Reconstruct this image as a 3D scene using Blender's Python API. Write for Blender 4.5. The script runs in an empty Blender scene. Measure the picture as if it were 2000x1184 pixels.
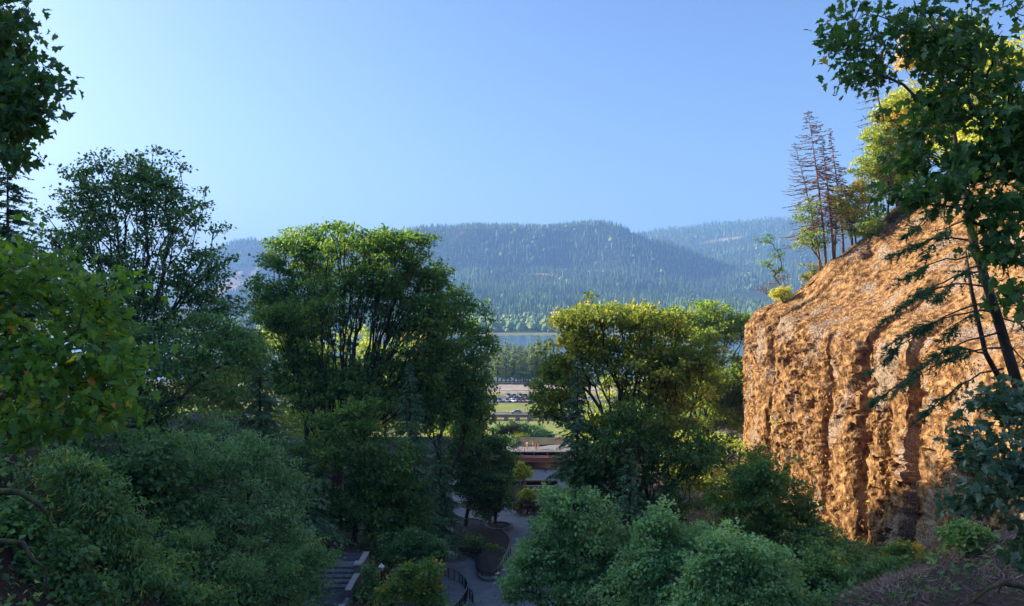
import bpy, bmesh, math
import numpy as np
from mathutils import Vector, Matrix

sc = bpy.context.scene
col = sc.collection
R = math.radians

# ------------------------------------------------------------------ camera
CZ = 30.0                 # eye height above the plaza
FPX = 1500.0              # focal length in photograph pixels (2000 wide)
cam = bpy.data.cameras.new('camera')
cam.sensor_width = 36.0
cam.lens = 36.0 * FPX / 2000.0
cam.clip_start = 0.1
cam.clip_end = 30000.0
camo = bpy.data.objects.new('camera', cam)
camo.location = (0, 0, CZ)
camo.rotation_euler = (R(90), 0, 0)
col.objects.link(camo)
sc.camera = camo

# ------------------------------------------------------------------ sky, sun
SUN_AZ, SUN_EL = -75.0, 24.0         # azimuth from the view direction (left is negative)
world = bpy.data.worlds.new('World')
sc.world = world
world.use_nodes = True
wn = world.node_tree
wn.nodes.clear()
sky = wn.nodes.new('ShaderNodeTexSky')
sky.sky_type = 'NISHITA'
sky.sun_disc = False
sky.sun_elevation = R(SUN_EL)
sky.sun_rotation = R(SUN_AZ)
sky.altitude = 50
sky.air_density = 1.0
sky.dust_density = 3.0
sky.ozone_density = 2.0
bg = wn.nodes.new('ShaderNodeBackground')
bg.inputs['Strength'].default_value = 0.125
wo = wn.nodes.new('ShaderNodeOutputWorld')
tn = wn.nodes.new('ShaderNodeMix'); tn.data_type = 'RGBA'; tn.blend_type = 'MULTIPLY'; tn.inputs[0].default_value = 1.0
tn.inputs[7].default_value = (0.445, 0.54, 0.70, 1)
wn.links.new(sky.outputs[0], tn.inputs[6])
wn.links.new(tn.outputs[2], bg.inputs[0])
wn.links.new(bg.outputs[0], wo.inputs[0])

sun = bpy.data.lights.new('sun', 'SUN')
sun.energy = 5.0
sun.angle = R(0.5)
sun.color = (1.0, 0.84, 0.66)
suno = bpy.data.objects.new('sun', sun)
sd = Vector((math.sin(R(SUN_AZ)) * math.cos(R(SUN_EL)), math.cos(R(SUN_AZ)) * math.cos(R(SUN_EL)), math.sin(R(SUN_EL))))
suno.rotation_euler = (-sd).to_track_quat('-Z', 'Y').to_euler()
suno.location = (-60, 20, 90)
col.objects.link(suno)

sc.view_settings.view_transform = 'Standard'
sc.view_settings.look = 'None'
sc.view_settings.exposure = 1.6
sc.view_settings.gamma = 1.0
sc.view_settings.use_curve_mapping = False
sc.render.engine = 'CYCLES'
cy = sc.cycles
cy.max_bounces = 7
cy.diffuse_bounces = 5
cy.glossy_bounces = 2
cy.transmission_bounces = 4
cy.transparent_max_bounces = 4
cy.volume_bounces = 0
cy.use_denoising = True
cy.caustics_reflective = False
cy.caustics_refractive = False

# ------------------------------------------------------------------ helpers
def seed(n):
    return np.random.default_rng(n)

def unit(a):
    return a / (np.linalg.norm(a, axis=-1, keepdims=True) + 1e-9)

def W(px, py, d):
    """a point of the place, d metres ahead, at photograph pixel (px, py)"""
    return np.array([(px - 1000) / FPX * d, d, CZ + (592 - py) / FPX * d])

def tag(o, label=None, cat=None, group=None, kind=None):
    if label: o['label'] = label
    if cat: o['category'] = cat
    if group: o['group'] = group
    if kind: o['kind'] = kind
    return o

def empty(name, loc=(0, 0, 0), rz=0.0):
    o = bpy.data.objects.new(name, None)
    o.empty_display_size = 0.3
    o.location = loc
    o.rotation_euler = (0, 0, rz)
    col.objects.link(o)
    return o

def mesh_from(name, V, faces, tone=None, mi=None, smooth=False):
    """V (n,3); faces: list of (m,3)/(m,4) index arrays"""
    me = bpy.data.meshes.new(name)
    V = np.asarray(V, dtype=np.float32)
    fl = [np.asarray(f, dtype=np.int32) for f in faces if len(f)]
    me.vertices.add(len(V))
    me.vertices.foreach_set('co', V.ravel())
    loops = np.concatenate([f.ravel() for f in fl])
    me.loops.add(len(loops))
    me.loops.foreach_set('vertex_index', loops)
    starts = []; s = 0
    for f in fl:
        k = f.shape[1]
        starts.append(s + np.arange(len(f), dtype=np.int32) * k)
        s += f.size
    starts = np.concatenate(starts).astype(np.int32)
    me.polygons.add(len(starts))
    me.polygons.foreach_set('loop_start', starts)
    if mi is not None:
        me.polygons.foreach_set('material_index', np.asarray(mi, dtype=np.int32))
    if smooth:
        me.polygons.foreach_set('use_smooth', np.ones(len(starts), dtype=bool))
    else:
        me.polygons.foreach_set('use_smooth', np.zeros(len(starts), dtype=bool))
    me.update(calc_edges=True)
    if tone is not None:
        at = me.attributes.new('tone', 'FLOAT', 'POINT')
        at.data.foreach_set('value', np.asarray(tone, dtype=np.float32))
    return me

def obj(name, me, mat=None, parent=None):
    o = bpy.data.objects.new(name, me)
    if mat is not None and len(me.materials) == 0:
        for m in (mat if isinstance(mat, (list, tuple)) else [mat]):
            me.materials.append(m)
    if parent is not None:
        o.parent = parent
    col.objects.link(o)
    return o

class MB:
    """collects hard-surface shapes into one mesh"""
    def __init__(self):
        self.V = []; self.F = {}; self.n = 0
    def add(self, V, faces):
        for f in faces:
            self.F.setdefault(len(f), []).append([i + self.n for i in f])
        self.V += [tuple(v) for v in V]; self.n += len(V)
        return self
    def box(self, c, s, rz=0.0, bev=0.0):
        x, y, z = [k / 2 for k in s]
        P = [(-x, -y, -z), (x, -y, -z), (x, y, -z), (-x, y, -z), (-x, -y, z), (x, -y, z), (x, y, z), (-x, y, z)]
        if bev:
            b = bev
            P = P[:4] + [(-x, -y, z - b), (x, -y, z - b), (x, y, z - b), (-x, y, z - b), (-x + b, -y + b, z), (x - b, -y + b, z), (x - b, y - b, z), (-x + b, y - b, z)]
        ca, sa = math.cos(rz), math.sin(rz)
        P = [(c[0] + a * ca - b * sa, c[1] + a * sa + b * ca, c[2] + e) for a, b, e in P]
        F = [(3, 2, 1, 0), (0, 1, 5, 4), (1, 2, 6, 5), (2, 3, 7, 6), (3, 0, 4, 7)]
        if bev:
            F += [(4, 5, 9, 8), (5, 6, 10, 9), (6, 7, 11, 10), (7, 4, 8, 11), (8, 9, 10, 11)]
        else:
            F += [(4, 5, 6, 7)]
        return self.add(P, F)
    def tube(self, pts, r, n=6, caps=True):
        pts = np.asarray(pts, float)
        rr = np.full(len(pts), r) if np.isscalar(r) else np.asarray(r)
        V = []
        for i, p in enumerate(pts):
            d = pts[min(i + 1, len(pts) - 1)] - pts[max(i - 1, 0)]
            d = d / (np.linalg.norm(d) + 1e-9)
            a = np.cross(d, (0, 0, 1.0)) if abs(d[2]) < .95 else np.cross(d, (1.0, 0, 0))
            a /= np.linalg.norm(a); b = np.cross(d, a)
            for k in range(n):
                t = 2 * math.pi * k / n
                V.append(p + rr[i] * (math.cos(t) * a + math.sin(t) * b))
        F = []
        for i in range(len(pts) - 1):
            for k in range(n):
                k2 = (k + 1) % n
                F.append((i * n + k, i * n + k2, (i + 1) * n + k2, (i + 1) * n + k))
        if caps:
            F.append(tuple(range(n - 1, -1, -1))); F.append(tuple((len(pts) - 1) * n + k for k in range(n)))
        return self.add(V, F)
    def lathe(self, c, prof, n=14):
        V = []; F = []
        for r, z in prof:
            for k in range(n):
                t = 2 * math.pi * k / n
                V.append((c[0] + r * math.cos(t), c[1] + r * math.sin(t), c[2] + z))
        for i in range(len(prof) - 1):
            for k in range(n):
                k2 = (k + 1) % n
                F.append((i * n + k, i * n + k2, (i + 1) * n + k2, (i + 1) * n + k))
        F.append(tuple(range(n - 1, -1, -1))); F.append(tuple((len(prof) - 1) * n + k for k in range(n)))
        return self.add(V, F)
    def mesh(self, name, smooth=False):
        me = bpy.data.meshes.new(name)
        fs = [f for k in sorted(self.F) for f in self.F[k]]
        me.from_pydata(self.V, [], fs)
        if smooth:
            me.polygons.foreach_set('use_smooth', [True] * len(me.polygons))
        me.update()
        return me
    def build(self, name, mat, parent=None, smooth=False):
        return obj(name, self.mesh(name, smooth), mat, parent)

# -- value noise on numpy arrays
_h = seed(99).random(65536)
def _hash(i, j, k):
    return _h[((i * 73856093) ^ (j * 19349663) ^ (k * 83492791)) & 65535]
def noise2(x, y, s=1.0, k=0):
    x = np.asarray(x, float) / s + 1000; y = np.asarray(y, float) / s + 1000
    i = np.floor(x).astype(np.int64); j = np.floor(y).astype(np.int64)
    fx = x - i; fy = y - j
    fx = fx * fx * (3 - 2 * fx); fy = fy * fy * (3 - 2 * fy)
    a = _hash(i, j, k); b = _hash(i + 1, j, k); c = _hash(i, j + 1, k); d = _hash(i + 1, j + 1, k)
    return (a * (1 - fx) + b * fx) * (1 - fy) + (c * (1 - fx) + d * fx) * fy - 0.5
def fbm(x, y, s, oct=4, k=0):
    t = 0; a = 1.0
    for o in range(oct):
        t = t + a * noise2(x, y, s, k + o); s *= 0.5; a *= 0.5
    return t

# ------------------------------------------------------------------ materials
def newmat(name):
    m = bpy.data.materials.new(name); m.use_nodes = True
    n = m.node_tree; n.nodes.clear()
    o = n.nodes.new('ShaderNodeOutputMaterial')
    return m, n, o

def ramp(n, stops):
    r = n.nodes.new('ShaderNodeValToRGB')
    e = r.color_ramp.elements
    while len(e) < len(stops): e.new(0.5)
    for k, (p, c) in enumerate(stops):
        e[k].position = p; e[k].color = (*c, 1)
    return r

def leafmat(name, stops, trans=0.35, tcol=None, rough=0.5, spec=0.45, lum=1.0):
    m, n, o = newmat(name)
    at = n.nodes.new('ShaderNodeAttribute'); at.attribute_name = 'tone'
    r = ramp(n, [(q, tuple(min(1.0, v * lum) for v in c)) for q, c in stops])
    n.links.new(at.outputs['Fac'], r.inputs[0])
    p = n.nodes.new('ShaderNodeBsdfPrincipled')
    p.inputs['Roughness'].default_value = rough
    p.inputs['Specular IOR Level'].default_value = spec
    n.links.new(r.outputs[0], p.inputs['Base Color'])
    if trans > 0:
        t = n.nodes.new('ShaderNodeBsdfTranslucent')
        hs = n.nodes.new('ShaderNodeMix'); hs.data_type = 'RGBA'; hs.blend_type = 'MULTIPLY'; hs.inputs[0].default_value = 1
        n.links.new(r.outputs[0], hs.inputs[6]); hs.inputs[7].default_value = (*(tcol or (1.5, 1.35, 0.5)), 1)
        n.links.new(hs.outputs[2], t.inputs['Color'])
        mx = n.nodes.new('ShaderNodeMixShader'); mx.inputs[0].default_value = trans
        n.links.new(p.outputs[0], mx.inputs[1]); n.links.new(t.outputs[0], mx.inputs[2])
        n.links.new(mx.outputs[0], o.inputs[0])
    else:
        n.links.new(p.outputs[0], o.inputs[0])
    return m

def noisemat(name, stops, scale=3.0, detail=6.0, rough=0.85, bump=0.0, bscale=None, stretch=(1, 1, 1), spec=0.3, metal=0.0):
    m, n, o = newmat(name)
    tc = n.nodes.new('ShaderNodeTexCoord')
    mp = n.nodes.new('ShaderNodeMapping'); mp.inputs['Scale'].default_value = stretch
    n.links.new(tc.outputs['Object'], mp.inputs[0])
    nz = n.nodes.new('ShaderNodeTexNoise')
    nz.inputs['Scale'].default_value = scale; nz.inputs['Detail'].default_value = detail
    n.links.new(mp.outputs[0], nz.inputs[0])
    r = ramp(n, stops)
    n.links.new(nz.outputs[0], r.inputs[0])
    p = n.nodes.new('ShaderNodeBsdfPrincipled')
    p.inputs['Roughness'].default_value = rough
    p.inputs['Specular IOR Level'].default_value = spec
    p.inputs['Metallic'].default_value = metal
    n.links.new(r.outputs[0], p.inputs['Base Color'])
    if bump:
        b = n.nodes.new('ShaderNodeBump'); b.inputs['Strength'].default_value = bump
        n2 = n.nodes.new('ShaderNodeTexNoise'); n2.inputs['Scale'].default_value = bscale or scale * 3
        n2.inputs['Detail'].default_value = 8
        n.links.new(mp.outputs[0], n2.inputs[0])
        n.links.new(n2.outputs[0], b.inputs['Height']); n.links.new(b.outputs[0], p.inputs['Normal'])
    n.links.new(p.outputs[0], o.inputs[0])
    return m

def tint(c, f):
    return tuple(min(1, k * f) for k in c)
def flat(name, c, rough=0.6, v=0.18, scale=6.0, **kw):
    return noisemat(name, [(0.3, tint(c, 1 - v)), (0.7, tint(c, 1 + v))], scale=scale, rough=rough, **kw)

M = {}
M['bark'] = noisemat('bark', [(0.3, (0.035, 0.028, 0.022)), (0.7, (0.11, 0.09, 0.07))], 3, bump=0.6, stretch=(1, 1, 0.25))
M['bark_moss'] = noisemat('bark_moss', [(0.35, (0.05, 0.04, 0.03)), (0.6, (0.10, 0.10, 0.03)), (0.75, (0.2, 0.17, 0.04))], 2.5, bump=0.8)
M['dead_wood'] = noisemat('dead_wood', [(0.3, (0.10, 0.055, 0.045)), (0.7, (0.22, 0.13, 0.10))], 4)
M['paving_dark'] = noisemat('paving_dark', [(0.3, (0.05, 0.05, 0.055)), (0.7, (0.085, 0.085, 0.09))], 1.6, bump=0.3, bscale=20)
M['asphalt'] = noisemat('asphalt', [(0.3, (0.15, 0.15, 0.155)), (0.7, (0.23, 0.23, 0.235))], 0.8, bump=0.15, bscale=30)
M['concrete'] = noisemat('concrete', [(0.3, (0.32, 0.29, 0.26)), (0.7, (0.48, 0.44, 0.40))], 2.0, bump=0.1)
M['stone'] = noisemat('stone', [(0.3, (0.10, 0.095, 0.095)), (0.7, (0.22, 0.215, 0.215))], 4.0, bump=0.4)
M['soil'] = noisemat('soil', [(0.3, (0.02, 0.017, 0.012)), (0.7, (0.06, 0.042, 0.03))], 2.0, bump=0.5)
M['rust_steel'] = noisemat('rust_steel', [(0.3, (0.34, 0.14, 0.10)), (0.7, (0.50, 0.24, 0.17))], 2.0, rough=0.6)
M['dark_metal'] = flat('dark_metal', (0.02, 0.02, 0.022), rough=0.35)
M['rail_metal'] = flat('rail_metal', (0.32, 0.33, 0.34), rough=0.3, metal=0.7)
M['lamp_metal'] = flat('lamp_metal', (0.75, 0.74, 0.68), rough=0.45)
M['lamp_glass'] = flat('lamp_glass', (0.62, 0.42, 0.22), rough=0.3)
M['wood_dark'] = noisemat('wood_dark', [(0.3, (0.045, 0.035, 0.028)), (0.7, (0.10, 0.08, 0.06))], 3, stretch=(0.3, 3, 3))
M['rock'] = noisemat('rock', [(0.3, (0.05, 0.03, 0.022)), (0.7, (0.19, 0.10, 0.06))], 1.2, bump=0.9, bscale=4)
M['glass'] = flat('glass', (0.02, 0.025, 0.03), rough=0.08, spec=0.7)
M['tyre'] = flat('tyre', (0.02, 0.02, 0.02), rough=0.9)
M['skin'] = flat('skin', (0.45, 0.27, 0.2), rough=0.6)
M['hair'] = flat('hair', (0.05, 0.03, 0.02), rough=0.6)

# ------------------------------------------------------------------ terrain
BY = [-400, -60, 0, 20, 40, 55, 63, 80, 95, 139.2, 140.4, 151, 159, 168, 178, 200, 250, 270, 400, 436, 455, 1120, 1160, 12000]
BZ = [20, 17, 14, 12, 9.5, 6.5, 5.0, 2.3, 0, 0, 1.6, 1.6, 2.2, 0.2, -2.2, -5.5, -9.5, -11, -11, -14, -19, -19, -16.2, -16.2]
def sstep(a, b, x):
    t = np.clip((x - a) / (b - a), 0, 1); return t * t * (3 - 2 * t)
def G(x, y):
    x = np.asarray(x, float); y = np.asarray(y, float)
    z = np.interp(y, BY, BZ)
    near = 1 - sstep(110, 150, y)
    slope_l = 0.42 + 0.35 * (1 - sstep(62, 80, y))
    z = z + near * np.minimum(np.maximum(-x - 9.0, 0) * slope_l, 14)
    z = z + (1 - sstep(38, 54, y)) * np.clip(x - 8, 0, 40) * 0.5 + sstep(38, 54, y) * (1 - sstep(120, 160, y)) * np.clip(x - 12, 0, 60) * 0.04
    # gentle unevenness away from the paved ground
    wild = sstep(0, 4, np.abs(x + 3) - 8) * (1 - sstep(150, 240, y))
    z = z + wild * 1.2 * fbm(x, y, 9.0, 3, 5)
    # paved landings by the stair are cut into the slope
    cut = (1 - sstep(0.0, 1.0, np.maximum(np.abs(x + 14.7) - 3.2, 0))) * (1 - sstep(0, 1.0, np.maximum(np.abs(y - 58.0) - 8.0, 0)))
    z = np.where(cut > 0, np.minimum(z, 8.15 * cut + z * (1 - cut)), z)
    # the unseen western wall of the amphitheatre, its crest shaped to shade the valley
    s = -x - (0.70 * y + 10)
    cap = 103 + 37 * (1 - sstep(75, 122, y))
    hill = np.clip(np.minimum(s * 2.0, (-x - 22) * 0.64), 0, cap) * (1 - sstep(235, 330, y)) * (1 - sstep(600, 1000, -x)) * sstep(-250, -120, y)
    z = z + np.where(y > -300, hill * (1 + 0.05 * fbm(x, y, 40, 3, 9)), 0)
    return z

def axis(parts):
    a = [np.arange(p, q, s) for p, q, s in parts]
    return np.concatenate(a + [np.array([parts[-1][1]])])
gx = axis([(-9000, -1200, 600), (-1200, -260, 60), (-260, -60, 8), (-60, 60, 1.25), (60, 120, 6), (120, 1200, 60), (1200, 9000, 600)])
gy = axis([(-300, -20, 20), (-20, 50, 2), (50, 138, 1.5), (138, 142, 0.6), (142, 180, 2), (180, 460, 5), (460, 1200, 40), (1200, 9000, 500)])
def gridmesh(name, X, Y, Z, smooth=True, tone=None):
    ny, nx = X.shape
    idx = np.arange(nx * ny).reshape(ny, nx)
    F = np.stack([idx[:-1, :-1], idx[:-1, 1:], idx[1:, 1:], idx[1:, :-1]], -1).reshape(-1, 4)
    return mesh_from(name, np.stack([X, Y, Z], -1).reshape(-1, 3), [F], smooth=smooth, tone=tone)
GX, GY = np.meshgrid(gx, gy)
M['ground'] = noisemat('ground', [(0.25, (0.022, 0.026, 0.014)), (0.5, (0.06, 0.045, 0.03)), (0.75, (0.11, 0.055, 0.045))], 0.12, detail=10, bump=0.8, bscale=1.5)
ground = obj('ground', gridmesh('ground', GX, GY, G(GX, GY)), M['ground'])
tag(ground, 'dark sloping valley floor of soil and leaf litter', 'ground', kind='structure')

# ------------------------------------------------------------------ mountains across the river
def xz(sil, d, drop):
    px = np.array([p for p, _ in sil], float); py = np.array([q for _, q in sil], float)
    return (px - 1000) / FPX * d, CZ + (592 - py) / FPX * d - drop
RA = xz([(200, 648), (480, 630), (560, 580), (640, 520), (700, 470), (760, 457), (800, 447), (850, 441), (930, 435), (1000, 437), (1060, 438), (1100, 434), (1165, 430), (1190, 434), (1222, 452), (1250, 464), (1290, 474), (1350, 500), (1420, 525), (1500, 540), (1700, 560), (2300, 600)], 2850, 22)
RB = xz([(500, 560), (900, 520), (1150, 468), (1240, 452), (1300, 441), (1400, 431), (1500, 421), (1560, 419), (1700, 424), (1900, 440), (2300, 470), (2700, 520)], 4000, 22)
RC = xz([(-400, 640), (200, 600), (330, 585), (400, 520), (418, 500), (436, 488), (444, 470), (452, 466), (480, 464), (520, 467), (560, 470), (640, 474), (760, 480), (900, 560)], 3500, 20)
def hA(x, y):
    zr = np.interp(x, *RA) + 16
    t = (y - 1150) / 1700.0 + 0.05 * noise2(x, y * 0, 260, 31) + 0.02 * noise2(x, y, 90, 33)
    f = np.interp(t, [0, 0.04, 0.4, 0.70, 0.76, 0.86, 0.93, 1.0, 1.3], [0, 0.02, 0.17, 0.37, 0.46, 0.94, 0.99, 1.0, 0.7])
    return -16 + zr * f + (1 - np.abs(2 * f - 1)) * 58 * fbm(x, y, 380, 4, 20)
def hB(x, y):
    zr = np.interp(x, *RB) + 16
    t = (y - 1500) / 2500.0
    f = np.interp(t, [0, 0.3, 0.6, 0.85, 1.0, 1.25], [0, 0.2, 0.55, 0.86, 1.0, 0.7])
    return -16 + zr * f + (1 - np.abs(2 * f - 1)) * 70 * fbm(x, y, 600, 4, 50)
def hC(x, y):
    zr = np.interp(x, *RC) + 16
    t = (y - 2100) / 1400.0 + 0.05 * noise2(x, y * 0, 160, 61)
    f = np.interp(t, [0, 0.45, 0.7, 0.93, 1.0, 1.3], [0, 0.16, 0.42, 0.95, 1.0, 0.8])
    return -16 + zr * f + (1 - np.abs(2 * f - 1)) * 40 * fbm(x, y, 240, 4, 70)

def hillmat(name, scar):
    m, n, o = newmat(name)
    at = n.nodes.new('ShaderNodeAttribute'); at.attribute_name = 'tone'
    tc = n.nodes.new('ShaderNodeTexCoord')
    nz = n.nodes.new('ShaderNodeTexNoise'); nz.inputs['Scale'].default_value = 0.02; nz.inputs['Detail'].default_value = 9
    n.links.new(tc.outputs['Object'], nz.inputs[0])
    r = ramp(n, [(0.3, (0.02, 0.035, 0.018)), (0.7, (0.05, 0.065, 0.03))])
    n.links.new(nz.outputs[0], r.inputs[0])
    mx = n.nodes.new('ShaderNodeMix'); mx.data_type = 'RGBA'
    n.links.new(at.outputs['Fac'], mx.inputs[0]); n.links.new(r.outputs[0], mx.inputs[6]); mx.inputs[7].default_value = (*scar, 1)
    p = n.nodes.new('ShaderNodeBsdfPrincipled'); p.inputs['Roughness'].default_value = 0.9; p.inputs['Specular IOR Level'].default_value = 0.1
    n.links.new(mx.outputs[2], p.inputs['Base Color'])
    n.links.new(p.outputs[0], o.inputs[0])
    return m
M['hill'] = hillmat('hill_slope', (0.36, 0.25, 0.17))

def proj(x, y, z):
    return 1000 + x / y * FPX, 592 - (z - CZ) / y * FPX
# bare places on the slopes: centre x, centre y, half sizes, (world metres)
def spot(px, py, d, rx, ry):
    p = W(px, py, d); return (p[0], p[1], rx, ry)
SC_A = [(spot(865, 488, 2560, 8, 40)), (spot(900, 478, 2600, 6, 26)), spot(1090, 560, 1900, 60, 24), spot(1200, 524, 2300, 120, 14), spot(1140, 506, 2420, 60, 18),
        spot(1300, 541, 2200, 80, 14), spot(1060, 535, 2250, 40, 14)]
SC_B = [spot(1385, 468, 3420, 34, 40), spot(1418, 464, 3450, 70, 40)]
SC_C = [spot(425, 540, 2900, 34, 130), spot(445, 545, 2900, 44, 160), spot(478, 520, 3000, 14, 150), spot(462, 500, 3050, 10, 90)]
def scarf(x, y, S):
    t = np.zeros_like(x)
    for cx, cyy, rx, ry in S:
        dd = ((x - cx) / rx) ** 2 + ((y - cyy) / ry) ** 2 + 1.5 * noise2(x, y, min(rx, ry), 3)
        t = np.maximum(t, 1 - sstep(0.7, 1.1, dd))
    return t
def hill(name, label, hf, x0, x1, y0, y1, dx, dy, S):
    X, Y = np.meshgrid(np.arange(x0, x1 + 1, dx), np.arange(y0, y1 + 1, dy))
    o = obj(name, gridmesh(name, X, Y, hf(X, Y), tone=scarf(X, Y, S).ravel()), M['hill'])
    return tag(o, label, 'hill', kind='structure')
hill('hills', 'long forested ridge across the river with a steep shaded upper face', hA, -1500, 2400, 1150, 3450, 20, 15, SC_A)
hill('hills', 'farther forested ridge rising on the right with a small bare scar', hB, -900, 5200, 1900, 5400, 40, 40, SC_B)
hill('hills', 'hazy blunt bluff at the left end of the far ridge', hC, -4000, 300, 2100, 4000, 20, 18, SC_C)

M['far_tree'] = leafmat('far_tree', [(0.0, (0.016, 0.032, 0.018)), (0.45, (0.035, 0.062, 0.026)), (0.62, (0.06, 0.09, 0.03)), (0.85, (0.11, 0.12, 0.035)), (1.0, (0.18, 0.13, 0.05))], trans=0, rough=0.9, spec=0.05, lum=2.7)
def far_forest(name, label, hf, x0, x1, y0, y1, sp, hmean, sd_, S, decid, pxr):
    g = seed(sd_)
    X, Y = np.meshgrid(np.arange(x0, x1, sp), np.arange(y0, y1, sp))
    X = (X + g.uniform(-.5, .5, X.shape) * sp).ravel(); Y = (Y + g.uniform(-.5, .5, Y.shape) * sp).ravel()
    keep = (scarf(X, Y, S) < 0.35) & (g.random(len(X)) < 0.93 + 1.3 * noise2(X, Y, 110, 4))
    pxs = 1000 + X / Y * FPX
    keep &= (pxs > pxr[0]) & (pxs < pxr[1])
    X = X[keep]; Y = Y[keep]; Z = hf(X, Y)
    n = len(X)
    dec = g.random(n) < np.clip(decid(X, Y, Z) + 0.22 * noise2(X, Y, 90, 8), 0.02, 0.98)
    H = hmean * g.uniform(0.5, 1.3, n) * (1 + 0.5 * noise2(X, Y, 150, 12)); H[dec] *= 0.62
    Rr = H * g.uniform(0.13, 0.2, n); Rr[dec] = H[dec] * g.uniform(0.36, 0.55, dec.sum())
    rot = g.uniform(0, 6.28, n)
    # conifer: three ragged tiers; broadleaf: lumpy drum
    def proto(tiers, k):
        V = []; F = []
        for (zb, rb, zt, rt) in tiers:
            b = len(V)
            for q in range(k):
                a = 2 * math.pi * q / k
                rr = rb * (1.0 if q % 2 else 0.72)
                V.append((rr * math.cos(a), rr * math.sin(a), zb + (0.03 if q % 2 else 0.0)))
            V.append((0, 0, zt))
            for q in range(k):
                F.append((b + q, b + (q + 1) % k, b + k))
        return np.array(V), np.array(F)
    pc = proto([(0.02, 1.0, 0.55, 0), (0.30, 0.74, 0.80, 0), (0.58, 0.46, 1.0, 0)], 5)
    ico = []
    Vd = [(0, 0, 1.0)] + [(0.8 * math.cos(a), 0.8 * math.sin(a), 0.78) for a in np.arange(5) * 1.2566] + [(1.0 * math.cos(a + .6), 1.0 * math.sin(a + .6), 0.36) for a in np.arange(5) * 1.2566] + [(0, 0, 0.05)]
    Fd = [(0, 1 + i, 1 + (i + 1) % 5) for i in range(5)] + [(1 + i, 6 + i, 1 + (i + 1) % 5) for i in range(5)] + [(1 + (i + 1) % 5, 6 + i, 6 + (i + 1) % 5) for i in range(5)] + [(6 + i, 11, 6 + (i + 1) % 5) for i in range(5)]
    pd_ = (np.array(Vd), np.array(Fd))
    Vs = []; Fs = []; Ts = []; off = 0
    for (PV, PF), msk in ((pc, ~dec), (pd_, dec)):
        m = int(msk.sum())
        if not m: continue
        c, s = np.cos(rot[msk])[:, None], np.sin(rot[msk])[:, None]
        jit = g.uniform(0.8, 1.2, (m, len(PV)))
        vx = (PV[:, 0] * c - PV[:, 1] * s) * Rr[msk][:, None] * jit
        vy = (PV[:, 0] * s + PV[:, 1] * c) * Rr[msk][:, None] * jit
        vz = PV[:, 2] * H[msk][:, None]
        V = np.stack([vx + X[msk][:, None], vy + Y[msk][:, None], vz + Z[msk][:, None] - 1.0], -1).reshape(-1, 3)
        F = (PF[None] + (np.arange(m) * len(PV))[:, None, None]).reshape(-1, 3) + off
        base = np.where(dec[msk], 0.54, 0.25) + g.normal(0, 0.12, m) + 0.45 * noise2(X[msk], Y[msk], 130, 2)
        Ts.append(np.repeat(np.clip(base, 0, 1), len(PV))); Vs.append(V); Fs.append(F); off += len(V)
    me = mesh_from(name, np.concatenate(Vs), [np.concatenate(Fs)], tone=np.concatenate(Ts))
    o = obj(name, me, M['far_tree'])
    tag(o, label, 'forest', kind='stuff')
    return n
nf = far_forest('forest', 'dense conifer forest covering the long ridge across the river', hA, -1000, 1150, 1185, 3000, 10.8, 20, 1, SC_A,
                lambda x, y, z: 0.75 * (1 - sstep(1290, 1500, y)) + 0.03, (400, 1640))
nf += far_forest('forest', 'distant conifer forest on the farther right ridge', hB, 350, 1800, 2100, 4130, 15, 22, 2, SC_B, lambda x, y, z: 0.05 + 0 * x, (1150, 1640))
nf += far_forest('forest', 'hazy forest on the blunt left bluff', hC, -1700, -250, 2500, 3650, 13, 22, 3, SC_C, lambda x, y, z: 0.15 + 0 * x, (370, 680))
print('far trees', nf)

# ------------------------------------------------------------------ river
m, n, o = newmat('river_water')
p = n.nodes.new('ShaderNodeBsdfPrincipled')
p.inputs['Base Color'].default_value = (0.05, 0.10, 0.16, 1); p.inputs['Roughness'].default_value = 0.18
tc = n.nodes.new('ShaderNodeTexCoord')
nz = n.nodes.new('ShaderNodeTexNoise'); nz.inputs['Scale'].default_value = 0.25; nz.inputs['Detail'].default_value = 4
bp = n.nodes.new('ShaderNodeBump'); bp.inputs['Strength'].default_value = 0.5; bp.inputs['Distance'].default_value = 0.6
n.links.new(tc.outputs['Object'], nz.inputs[0]); n.links.new(nz.outputs[0], bp.inputs['Height'])
n.links.new(bp.outputs[0], p.inputs['Normal']); n.links.new(p.outputs[0], o.inputs[0])
M['water'] = m
river = MB().add([(-6000, 440, -17), (6000, 440, -17), (6000, 1170, -17), (-6000, 1170, -17)], [(0, 1, 2, 3)]).build('river', M['water'])
tag(river, 'pale blue strip of wide river below the far hills', 'river', kind='structure')
# grassy far bank
M['bank'] = noisemat('bank_grass', [(0.3, (0.09, 0.12, 0.035)), (0.7, (0.2, 0.2, 0.07))], 0.08, detail=8)
bx = np.arange(-900, 901, 10.0); X, Y = np.meshgrid(bx, np.array([1118, 1128, 1150, 1185.0]))
Y = Y + 30 * noise2(X, Y * 0, 140, 90) * np.array([1, 1, .6, 0])[:, None]
Z = np.repeat(np.array([-17.3, -16.2, -15.6, -15.4])[:, None], len(bx), 1)
tag(obj('river_bank', gridmesh('river_bank', X, Y, Z), M['bank']), 'pale green grassy flat along the far river shore', 'bank', kind='structure')

# ------------------------------------------------------------------ haze
m, n, o = newmat('haze_air')
pv = n.nodes.new('ShaderNodeVolumePrincipled')
pv.inputs['Color'].default_value = (0.25, 0.50, 1.0, 1)
pv.inputs['Density'].default_value = 0.0002
pv.inputs['Anisotropy'].default_value = 0.1
n.links.new(pv.outputs[0], o.inputs['Volume'])
hzb = MB().box((600, 2700, 245), (12000, 6600, 560)).build('haze', m)
tag(hzb, 'thin bluish haze filling the air towards the far hills', 'haze', kind='stuff')

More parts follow.
